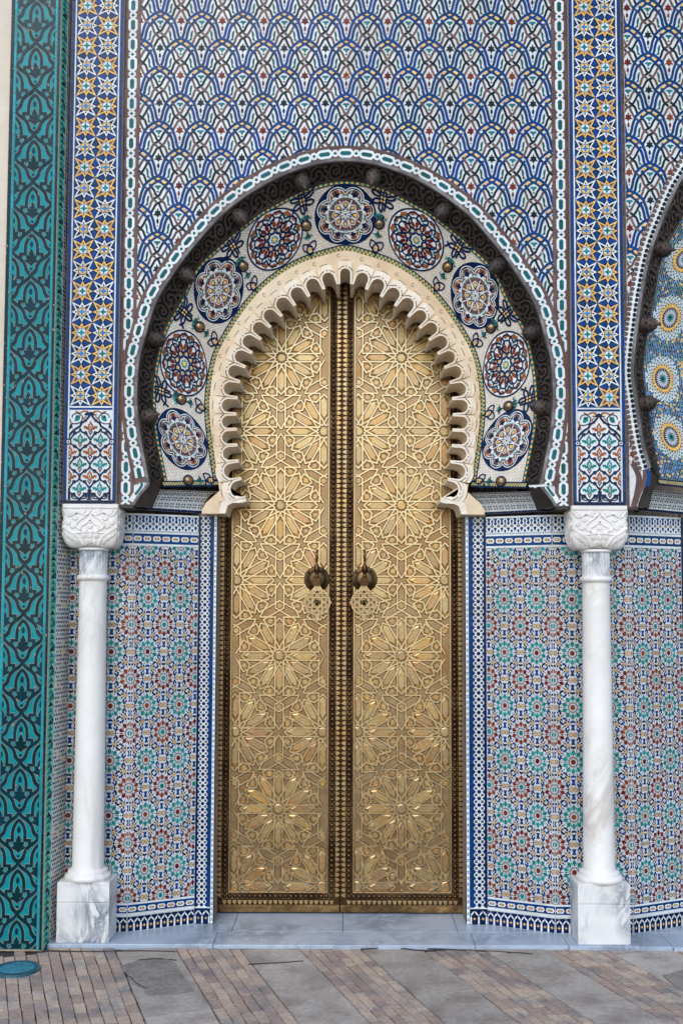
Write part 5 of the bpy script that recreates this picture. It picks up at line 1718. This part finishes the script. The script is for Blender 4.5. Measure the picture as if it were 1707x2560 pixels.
for i in range(nsec):
    P, Q = tips[i], tips[i + 1]
    deep = (.058 if i == nsec // 2 else .026 if i in (0, nsec - 1) else .046)
    path, c, r, d, nn, L_ = lobe(P, Q, deep)
    outer = [EC.at(tE[i + 1] + (tE[i] - tE[i + 1]) * k / 4) for k in range(5)]
    mb = MB(smap)
    mb.poly([P] + path + [Q] + outer, 0, 'stucco_cove', h0=-.058)
    path2 = lobe(P, Q, deep, -.0015)[0]
    mb.poly([P] + path2 + [Q] + outer, -.066, 'stucco', h0=-.235)
    cu = mb.build('cusp', sa)
    # raised scalloped face, in two steps
    for k, (ro, h) in enumerate(((.046, .006), (.024, .015))):
        arc = []
        for j in range(15):
            a = PI * j / 14
            q = Vector(c) + d * (r + ro) * math.cos(a) + nn * (r + ro) * math.sin(a)
            s_ = (q - (Vector(P) + Vector(Q)) / 2).dot(d)
            if abs(s_) <= L_ / 2 + .004: arc.append(tuple(q))
        # bring the ends onto the middle line of the tips
        x0, x1 = Vector(Q), Vector(P)
        hh = math.sqrt(max((r + ro) ** 2 - (L_ / 2) ** 2, 0))
        arc = [tuple(Vector(c) + d * L_ / 2 + nn * hh)] + [p for p in arc if abs((Vector(p) - Vector(c)).dot(d)) < L_ / 2 - .002] + [tuple(Vector(c) - d * L_ / 2 + nn * hh)]
        b = MB(smap); b.poly([P] + path + [Q] + arc, h, 'stucco', h0=-.001); b.build('scallop_face', cu)
        b = MB(smap)
        if k == 1:
            for a0, a1 in ((25, 62), (100, 150)): b.polys([strap([(c[0] + (r + ro - .012) * (d.x * math.cos(R(a)) + nn.x * math.sin(R(a))), c[1] + (r + ro - .012) * (d.y * math.cos(R(a)) + nn.y * math.sin(R(a)))) for a in [a0 + (a1 - a0) * j / 5 for j in range(6)]], .0042, 0)], h + .0006, 'groove_dirt')
            q = Vector(c) + (r + ro - .012) * (d * math.cos(R(80)) + nn * math.sin(R(80))); b.poly(ell(q.x, q.y, .0035, n=7), h + .0006, 'groove_dirt')
        else:
            b.polys([strap([(c[0] + (r + ro + .004) * (d.x * math.cos(R(a)) + nn.x * math.sin(R(a))), c[1] + (r + ro + .004) * (d.y * math.cos(R(a)) + nn.y * math.sin(R(a)))) for a in (74, 84, 94, 104)], .0028, 0)], .0006, 'groove_dirt')
            q = Vector(c) + nn * (hh + .036) - d * L_ / 2
            b.polys(ring(q.x, q.y, .0085, .0085, .0024, 8, R(40), R(330)), .0008, 'groove_dirt')
        b.build('carved_groove', cu)
FT = [(614.5, 1244), (616.5, 1254), (606, 1257), (582, 1258), (570, 1264), (564, 1284), (505, 1284), (505, 1275), (514, 1258), (532, 1242), (549, 1227)]
fl_ = [U(a, b, YF) for a, b in FT] + [EC.at(0)]
for sx in (1, -1):
    q = fl_ if sx > 0 else [(2 * XC - .012 - x, z) for x, z in fl_]
    mb = MB(smap); mb.poly(q, .0, 'stucco_cove', h0=-.10); mb.poly([p for p in q], -.108, 'stucco_cove', h0=-.235)
    f_ = mb.build('springer', sa)
    q2 = [U(a, b, YF) for a, b in ((614.5, 1244), (616.5, 1254), (606, 1257), (582, 1258), (570, 1264), (564, 1284), (548, 1284), (552, 1262), (566, 1248), (590, 1240))]
    q2 = q2 if sx > 0 else [(2 * XC - .012 - x, z) for x, z in q2]
    b = MB(smap); b.poly(q2, .011, 'stucco', h0=-.001); b.build('scallop_face', f_)
    q3 = [U(a, b, YF) for a, b in ((574, 1247), (600, 1245))]; q3 = q3 if sx > 0 else [(2 * XC - .012 - x, z) for x, z in q3]
    b = MB(smap); b.polys([strap(q3, .005, 0)], .0116, 'groove_dirt'); b.build('carved_groove', f_)

# ================================================================== brass door
DX = lambda px: U(px, 1500, DR)[0]
DS = (DX(900) - DX(800)) / 100
DZ = lambda py: U(853, py, DR)[1]
DTOP = DZ(625)
HZ = .8242
AA = HZ / math.sqrt(3)
def seg_clip(p, q, x0, x1, y0, y1):
    t0, t1 = 0, 1; dx_, dy_ = q[0] - p[0], q[1] - p[1]
    for a, b in ((-dx_, p[0] - x0), (dx_, x1 - p[0]), (-dy_, p[1] - y0), (dy_, y1 - p[1])):
        if abs(a) < 1e-12:
            if b < 0: return None
        else:
            t = b / a
            if a < 0: t0 = max(t0, t)
            else: t1 = min(t1, t)
    if t0 >= t1: return None
    return ((p[0] + dx_ * t0, p[1] + dy_ * t0), (p[0] + dx_ * t1, p[1] + dy_ * t1), t0 > 0, t1 < 1)
def clip_line(pts, box):
    runs, cur = [], []
    for p, q in zip(pts, pts[1:]):
        r = seg_clip(p, q, *box)
        if not r:
            if len(cur) > 1: runs.append(cur)
            cur = []; continue
        if not cur or r[2]:
            if len(cur) > 1: runs.append(cur)
            cur = [r[0]]
        cur.append(r[1])
        if r[3]: runs.append(cur); cur = []
    if len(cur) > 1: runs.append(cur)
    return [r for r in runs if sum(math.dist(a, b) for a, b in zip(r, r[1:])) > .012]
GG, EE, FF = .0484, .4457, .228
TT = .2887 + .577 * GG
def door_leaf(label, xa, xb, pa, pb, rx, rz, mid_right):
    """xa,xb outer edges; pa,pb edges of the patterned field (absolute x)"""
    ox = (xa + xb) / 2
    t = thing('door_leaf', label, 'door', (ox, DR, STEP))
    Z = lambda z: z - STEP
    mb = MB(); mb.box(xa - ox, xb - ox, .0, .06, .006, Z(DTOP), 'brass_dark')
    board = mb.build('leaf_board', t)
    zb = DZ(2228); zt = DTOP
    a0, a1 = pa - ox, pb - ox
    mb = MB(); mb.poly(rect(a0, Z(zb), a1, Z(zt)), .004, 'brass'); mb.build('embossed_sheet', t)
    box = (a0 + .004, a1 - .004, Z(zb) + .004, Z(zt))
    cs = [(rx - ox, Z(rz - HZ * k)) for k in range(-1, 5)] + [(rx - ox + sx * AA / 2, Z(rz - HZ * (k + .5))) for k in range(-1, 5) for sx in (-1, 1)]
    ribs, rings_, panels, bosses = [], [], [], []
    for cx, cz in cs:
        for k in range(6):
            for sy in (1, -1):
                for ax, line in ((R(60 * k), [(GG, GG), (.5 - GG, GG), (.5 - GG, TT)]), (R(60 * k + 30), [(GG, GG), (EE, GG), (EE, FF)])):
                    q = rotp([(x * AA, y * sy * AA) for x, y in line], ax, cx, cz)
                    ribs += clip_line(q, box)
            for ax in (R(60 * k), R(60 * k + 30)):
                hexa = rotp([(x * AA, y * AA) for x, y in ((.13, 0), (.19, .040), (.36, .040), (.418, 0), (.36, -.040), (.19, -.040))], ax, cx, cz)
                panels.append(hexa)
                bosses.append(rotp([(x * AA, y * AA) for x, y in ngon(.415, 0, .038, 6)], ax + R(15), cx, cz))
        z_ = []
        for k in range(12):
            z_.append((cx + .434 * AA * math.cos(R(30 * k)), cz + .434 * AA * math.sin(R(30 * k)))); z_.append((cx + .352 * AA * math.cos(R(30 * k + 15)), cz + .352 * AA * math.sin(R(30 * k + 15))))
        rings_ += clip_line(z_ + [z_[0]], box)
        bosses.append(ell(cx, cz, .058 * AA, n=14))
    for i in range(-1, 6):                    # hexagons between three rosettes
        for cx in (0, -AA / 2, AA / 2):
            for s_ in (1, -1):
                zc = Z(rz - HZ * (i + (0 if cx == 0 else .5))) + s_ * AA / math.sqrt(3)
                bosses.append(ngon(rx - ox + cx, zc, GG * AA * .85, 6, R(90)))
    mid = lambda q: abs(sum(p[1] for p in q) / len(q) - 1.6)
    def put(lst, name, fn, cap):
        lst = sorted(lst, key=mid); rest = MB()
        for i, q in enumerate(lst):
            if i < cap: b = MB(); fn(b, q); b.build(name, t)
            else: fn(rest, q)
        if rest.f: rest.build(name, t, kind='stuff')
    W_ = .0165
    put(ribs, 'rib', lambda b, q: b.ridge(q, W_, .0068 + random.uniform(0, .0016), 'brass_rib', .004), 300)
    put(rings_, 'zigzag_rib', lambda b, q: b.ridge(q, W_, .0085 + random.uniform(0, .001), 'brass_rib', .004), 120)
    bc = boxclip(*box)
    pc = [p for p in (bc(q) for q in panels) if p]
    put(pc, 'petal_panel', lambda b, q: b.poly(q, .0078, 'brass_panel', h0=.004, bev=.22, tilt=.02), 220)
    pc = [p for p in (bc(q) for q in bosses) if p]
    put(pc, 'boss', lambda b, q: b.poly(q, .0075, 'brass_panel', h0=.004, bev=.25, tilt=.012), 220)
    # frame lines, rows of studs and scalloped leaves
    fr = [(a0 - .0045, Z(zt)), (a0 - .0045, Z(zb) - .0045), (a1 + .0045, Z(zb) - .0045), (a1 + .0045, Z(zt))]
    b = MB(); b.ridge(fr, .010, .011, 'brass_rib', 0); b.build('frame_moulding', t)
    sb_ = MB(); sb_.lathe([(.0125, 0), (.0125, .002), (.0112, .006), (.0075, .0095), (.0, .011)], 'bronze_stud', 10, axis='y')
    me = sb_.mesh('stud')
    tb = MB()
    tp = [(0, -.46), (0, .46), (.3, .5), (.38, .40), (.55, .42), (.62, .3), (.78, .28), (.84, .15), (1, 0)]
    tp = tp + [(x, -y) for x, y in tp[2:-1]][::-1]
    tb.poly([(x * .029, y * .0265) for x, y in tp], .0075, 'brass_panel', h0=.0, bev=.18)
    mt = tb.mesh('scallop')
    nv = 0
    sl, sr = a0 - .0285, a1 + .0285
    zst = Z(zb) - .027
    stripes = MB()
    z0s = Z(DZ(2245))
    stripes.poly(rect(sl - .0155, z0s - .0, sl + .0155, Z(zt)), .0012, 'bronze_plate'); stripes.poly(rect(sr - .0155, z0s, sr + .0155, Z(zt)), .0013, 'bronze_plate'); stripes.poly(rect(sl - .0155, zst - .0155, sr + .0155, zst + .0155), .0016, 'bronze_plate')
    stripes.build('stud_band', t)
    zc = Z(DZ(2246)); pitch = .0270
    n = int((Z(zt) - zst) / pitch)
    hs = 0
    for i in range(n + 1):
        z = zst + pitch * i
        for x in (sl, sr): link('stud', me, t, (x, -.0015, z))
    nb = round((sr - sl) / pitch)
    for i in range(1, nb): link('stud', me, t, (sl + (sr - sl) * i / nb, -.0018, zst))
    for i in range(n + 1):
        z = zst + pitch * (i + .3)
        o = link('scallop', mt, t, (sr + .0165, -.001, z))
        o = link('scallop', mt, t, (sl - .0165, -.001, z)); o.rotation_euler = (0, PI, 0)
    for i in range(nb + 1):
        o = link('scallop', mt, t, (sl + (sr - sl) * i / nb, -.001, zst - .0165)); o.rotation_euler = (0, PI / 2, 0)
    b = MB(); b.poly(rect(xa - ox + .002, .008, xb - ox - .002, Z(DZ(2262))), .0035, 'kick_plate', h0=0); b.build('kick_plate', t)
    return t, ox
mat('kick_plate', '#8a6d48', rough=.42, metal=1, isl=.05, na=.35, ns=18, bump=.9, bs=16, c2='#4a3826', c2amt=.8)
GAP = DX(851.7)
RZ = U(700, 895, DR)[1]
xr1 = DX(1163)
leafL, oxL = door_leaf('left leaf of the tall brass door embossed with interlaced stars', DX(541), GAP - .0022, DX(582), DX(819), -.336, RZ, True)
leafR, oxR = door_leaf('right leaf of the tall brass door embossed with interlaced stars', GAP + .0022, xr1, DX(887), DX(1122.5), .3289, RZ + .002, False)
def knocker(leaf, ox, ppx, ppy, dpx, dpy):
    cx, cz = U(ppx, ppy, DR); cx -= ox; cz -= STEP
    b = MB(); b.lathe([(.069, 0), (.070, .004), (.066, .008), (.05, .009), (.048, .014), (.046, .020), (.030, .026), (0, .028)], 'bronze_plate', 32, 0, 0, 'y')
    pl = b.build('door_knocker', leaf, (cx, -.011, cz))
    g = MB()
    for i in range(4):
        a = R(45 + 90 * i + 6)
        g.lathe([(.006, .008), (.006, .011), (.003, .014), (0, .0145)], 'brass_dark', 8, .058 * math.cos(a), .058 * math.sin(a), 'y')
    g.build('rivet', pl)
    f = MB()                               # turned finial standing above the plate
    s = DS
    prof = [(0, 70), (1.4, 67), (2.2, 65), (1.5, 62), (1.2, 56), (1.4, 54), (3.4, 52), (3.8, 50), (3.2, 48), (3.8, 46), (3.2, 44), (2.2, 42), (2.4, 34), (3.2, 30), (6.2, 26), (7.4, 20), (7.0, 14), (4.4, 9), (3, 6), (3.6, 4), (5.2, 2), (5.4, -1), (4, -4)]
    f.lathe([(r_ * s, z_ * s) for r_, z_ in prof][::-1], 'bronze_stud', 16)
    fo = f.build('finial', pl, (0, -.034, .006 + 3 * s))
    nb = MB(); nb.box(-9 * s, 9 * s, -.022, .022, -16 * s, 3 * s, 'bronze_stud')
    for k in range(4): nb.box(-9.8 * s, 9.8 * s, -.024, .024, (-14 + 4.6 * k) * s, (-11.6 + 4.6 * k) * s, 'bronze_plate')
    no = nb.build('hinge_block', pl, (0, -.034, 0))
    bm_ = no.modifiers.new('edge', 'BEVEL'); bm_.width = .0012
    dx0, dz0 = U(dpx, dpy, DR - .05); dx0 -= ox; dz0 -= STEP
    p = MB(); h1, h0 = .004, -.004; m = 'brass_pale'
    ro, ri = 31 * s, 12.5 * s
    j = [0]
    def hh():
        j[0] += 1; return h1 + .00006 * j[0]
    p.polys(ring(0, 0, ro, ro, 3.4 * s, 36), hh(), m, h0=h0)
    oc = ngon(0, 0, ri, 8, R(22.5)); hx = hh()
    for i in range(8): p.poly(strap([oc[i], oc[(i + 1) % 8]], 3.0 * s, 0), hx + .00005 * i, m, h0=h0)
    v = ngon(0, 0, ro, 8, R(22.5))
    v2 = ngon(0, 0, ro, 8, 0)
    for i in range(8):
        p.poly(strap([v[i], v[(i + 3) % 8]], 2.6 * s, 0), hh(), m, h0=h0)
        p.poly(strap([v2[i], v2[(i + 2) % 8]], 2.0 * s, 0), hh(), m, h0=h0)
    for i in range(8): p.poly(ell((ro + 2 * s) * math.cos(R(45 * i)), (ro + 2 * s) * math.sin(R(45 * i)), 3.0 * s, n=8), hh(), m, h0=h0)
    p.poly([(-7 * s, 45 * s), (7 * s, 45 * s), (8.5 * s, 38 * s), (14 * s, 31 * s), (20 * s, 26 * s), (10 * s, 27.5 * s), (0, 29 * s), (-10 * s, 27.5 * s), (-20 * s, 26 * s), (-14 * s, 31 * s), (-8.5 * s, 38 * s)], hh(), m, h0=h0)
    for sx in (1, -1):
        p.poly(strap([(sx * 1 * s, -30 * s), (sx * 3 * s, -38 * s), (sx * 5 * s, -43 * s), (sx * 9 * s, -42 * s), (sx * 9 * s, -38 * s)], 3.6 * s, 3), hh(), m, h0=h0)
    p.poly([(-4 * s, -30 * s), (4 * s, -30 * s), (3 * s, -44 * s), (0, -49 * s), (-3 * s, -44 * s)], hh(), m, h0=h0)
    po = p.build('pendant', pl, (dx0 - cx, -.040, dz0 - cz)); po.rotation_euler = (R(-4), 0, 0)
    bb = MB(); bb.lathe([(.0, .0), (.012, .002), (.014, .01), (.012, .03), (.009, .034)], 'brass_dark', 12, 0, 0, 'y')
    bb.build('strike_boss', pl, (dx0 - cx, .006, dz0 - cz))
knocker(leafL, oxL, 792, 1448, 793, 1506)
knocker(leafR, oxR, 911, 1448, 909.5, 1506)

# ================================================================== marble columns
def column(xc, label):
    yc = 5.492
    t = thing('marble_column', label, 'column', (xc, yc, STEP))
    z = lambda py: U(240, py, yc)[1] - STEP
    hw = .1285; y0 = 5.397 - yc; y1 = LW - .002 - yc
    zp = U(240, 2206, 5.40)[1] - STEP; zs = U(240, 2256, 5.40)[1] - STEP
    for a, b in ((0, zs - .0006), (zs + .0006, zp)):
        mb = MB(); mb.box(-hw, hw, y0, y1, a, b, 'marble_plinth'); o = mb.build('plinth_block', t)
        bv = o.modifiers.new('edge', 'BEVEL'); bv.width = .003; bv.segments = 2
    r0 = .0785; r1 = .0690
    mb = MB(); zz0 = zp
    mb.lathe([(.108, zz0), (.112, zz0 + .004), (.114, zz0 + .014), (.110, zz0 + .024), (.100, zz0 + .029), (.098, zz0 + .031), (.099, zz0 + .036), (.097, zz0 + .045), (.088, zz0 + .050), (.081, zz0 + .053)], 'marble_shaft', 40); mb.build('base_ring', t)
    zt = z(1452); zb_ = zz0 + .053
    prof = [(r0 + .002, zb_), (r0, zb_ + .012)] + [(r0 + (r1 - r0) * k / 8, zb_ + .012 + (zt - zb_ - .012) * k / 8) for k in range(1, 9)]
    mb = MB(); mb.lathe(prof, 'marble_shaft', 48); mb.build('shaft', t)
    za = zt; zr = z(1437); zn = z(1378)
    mb = MB(); mb.lathe([(r1, za), (r1 + .010, za + .004), (r1 + .013, (za + zr) / 2), (r1 + .010, zr - .003), (r1 + .001, zr)], 'marble_shaft', 40); mb.build('astragal', t)
    mb = MB()
    rows = []
    for zz_ in (zr, zr + .006, zn - .006, zn):
        fl = 0 if zz_ in (zr, zn) else .0016
        rows.append([((r1 + .0015 - fl * (i % 4 == 0)) * math.cos(2 * PI * i / 96), (r1 + .0015 - fl * (i % 4 == 0)) * math.sin(2 * PI * i / 96), zz_) for i in range(96)])
    mb.quads3(rows, 'marble_plinth', 0, True); mb.build('fluted_neck', t)
    zc = z(1371)
    mb = MB(); mb.lathe([(r1, zn), (r1 + .008, zn + .002), (r1 + .011, (zn + zc) / 2), (r1 + .008, zc)], 'marble_shaft', 40); mb.build('upper_ring', t)
    # capital: a block rounded off below, carved with leaves
    zt2 = U(240, 1259.5, 5.40)[1] - STEP; H = zt2 - zc; w = .1385
    yf = 5.405 - yc - .0; dpt = 5.57 - 5.405
    def half(k):                           # k 0 top .. 1 bottom
        if k < .62: return w
        e = (k - .62) / .38
        return w - .040 * (1 - math.sqrt(max(1 - e * e, 0)))
    mb = MB(); rows = []
    for k in [0, .1, .3, .5, .62, .7, .78, .85, .9, .94, .97, .99, 1]:
        h_ = half(k); zz_ = zt2 - H * k; rr = .012
        i_ = w - h_
        yfr = yf + i_; yb = yf + dpt
        rows.append([(-h_, yb, zz_), (-h_, yfr + rr, zz_), (-h_ + rr * .3, yfr + rr * .3, zz_), (-h_ + rr, yfr, zz_), (h_ - rr, yfr, zz_), (h_ - rr * .3, yfr + rr * .3, zz_), (h_, yfr + rr, zz_), (h_, yb, zz_)])
    mb.quads3(rows, 'marble_capital', 0, True)
    mb.v += rows[-1]; b_ = len(mb.v) - 8; mb.f.append(tuple(range(b_, b_ + 8))); mb.m.append(0); mb.sm.append(0)
    mb.v += rows[0]; b_ = len(mb.v) - 8; mb.f.append(tuple(range(b_, b_ + 8))[::-1]); mb.m.append(0); mb.sm.append(0)
    cap = mb.build('capital', t)
    def cmap(u, v, h):                     # u across, v down from the top in units of the height
        k = min(max(v, 0), 1); i_ = w - half(k)
        return (u * half(k) / w, yf + i_ - h, zt2 - H * v)
    def side_map(sx):
        def f(u, v, h):
            k = min(max(v, 0), 1)
            return (sx * (half(k) + h), yf + .08 - u * sx * .0 + (u + 0) * .55, zt2 - H * v)
        return f
    k_ = 1 / 400.0
    f = lambda pts: [(x * k_ * w, (y - 1527) / 653) for x, y in pts]
    def leaf_(q, m_=cap, mp=cmap, bev=.35, h=.006):
        b = MB(mp); b.poly(f(q), h, 'marble_capital', h0=-.001, bev=bev); b.build('carved_leaf', cap)
    def vine(q, wd=26, mp=cmap, h=.006):
        b = MB(mp); pts = cr(q, 4)
        l, r = sides(pts, wd); li, ri = sides(pts, wd * .45)
        kk = b.mi('marble_capital'); n = len(pts); b0 = len(b.v)
        for i in range(n): b.v += [mp(*f([l[i]])[0], -.001), mp(*f([li[i]])[0], h), mp(*f([ri[i]])[0], h), mp(*f([r[i]])[0], -.001)]
        for i in range(n - 1):
            for q_ in range(3): b.f.append((b0 + 4 * i + q_, b0 + 4 * i + q_ + 1, b0 + 4 * i + 5 + q_, b0 + 4 * i + 4 + q_)); b.m.append(kk); b.sm.append(1)
        b.build('carved_vine', cap)
    b = MB(cmap); b.poly(f(rect(-398, 1530, 398, 1588)), .007, 'marble_capital', h0=-.001); b.build('top_fillet', cap)
    for mp in (cmap, side_map(1), side_map(-1)):
        for sx in (1, -1):
            g = lambda q: [(sx * x, y) for x, y in q]
            vine(g([(395, 1600), (330, 1700), (240, 1690), (170, 1660), (60, 1700), (0, 1640)]), 30, mp)
            leaf_(g([(370, 1600), (240, 1620), (130, 1660), (200, 1700), (330, 1690)]), mp=mp)
            leaf_(g(ell(110, 1635, 60, 50, 12)), mp=mp); leaf_(g(ell(215, 1740, 55, 42, 12)), mp=mp)
            vine(g([(30, 1690), (90, 1730), (170, 1790), (200, 1850), (170, 1900), (60, 1950)]), 34, mp)
            vine(g([(0, 1770), (70, 1830), (125, 1860), (130, 1920), (70, 1950), (40, 1910)]), 26, mp)
            leaf_(g(ell(315, 1810, 45, 45, 12)), mp=mp); leaf_(g(ell(250, 1865, 50, 38, 12)), mp=mp)
            vine(g([(395, 1860), (300, 1940), (200, 2000), (160, 2080), (130, 2150)]), 60, mp)
            leaf_(g(lens(270, 2030, 40, 75, R(30))), mp=mp); leaf_(g(lens(330, 1990, 36, 70, R(35))), mp=mp); leaf_(g(lens(215, 2090, 30, 55, R(20))), mp=mp)
            leaf_(g(ell(95, 2000, 42, 40, 12)), mp=mp); leaf_(g(lens(60, 2110, 30, 55, R(-15))), mp=mp)
            vine(g([(0, 1950), (60, 1955), (150, 1960), (230, 1970)]), 22, mp)
        leaf_(lens(0, 1780, 26, 60), mp=mp); leaf_([(0, 1810), (50, 1850), (30, 1890), (0, 1905), (-30, 1890), (-50, 1850)], mp=mp); leaf_(lens(0, 2000, 45, 60), mp=mp); leaf_(ell(0, 2090, 40, 45, 12), mp=mp); leaf_(lens(0, 1620, 30, 40), mp=mp)
    return t
column(-1.2600, 'white marble column with carved capital, left of the door, beside the green pier')
column(1.2925, 'white marble column with carved capital and square plinth right of the door')

# ================================================================== light let into the paving
gx, gy = G(42, 2426)
ul = thing('ground_light', 'round blue green uplight let into the brick paving at the lower left', 'light', (gx, gy, 0))
rx_ = abs(G(100, 2426)[0] - gx)
mb = MB(); mb.lathe([(rx_, -.01), (rx_, .008), (rx_ * .96, .013), (rx_ * .80, .014), (rx_ * .76, .009)], 'fixture_blue', 40); mb.build('rim', ul)
mb = MB(); mb.lathe([(rx_ * .77, .009), (rx_ * .5, .012), (0, .014)], 'fixture_glass', 40); mb.build('lens', ul)
for o in list(bpy.data.objects):
    if o.type == 'MESH' and not o.users_collection: bpy.data.objects.remove(o)
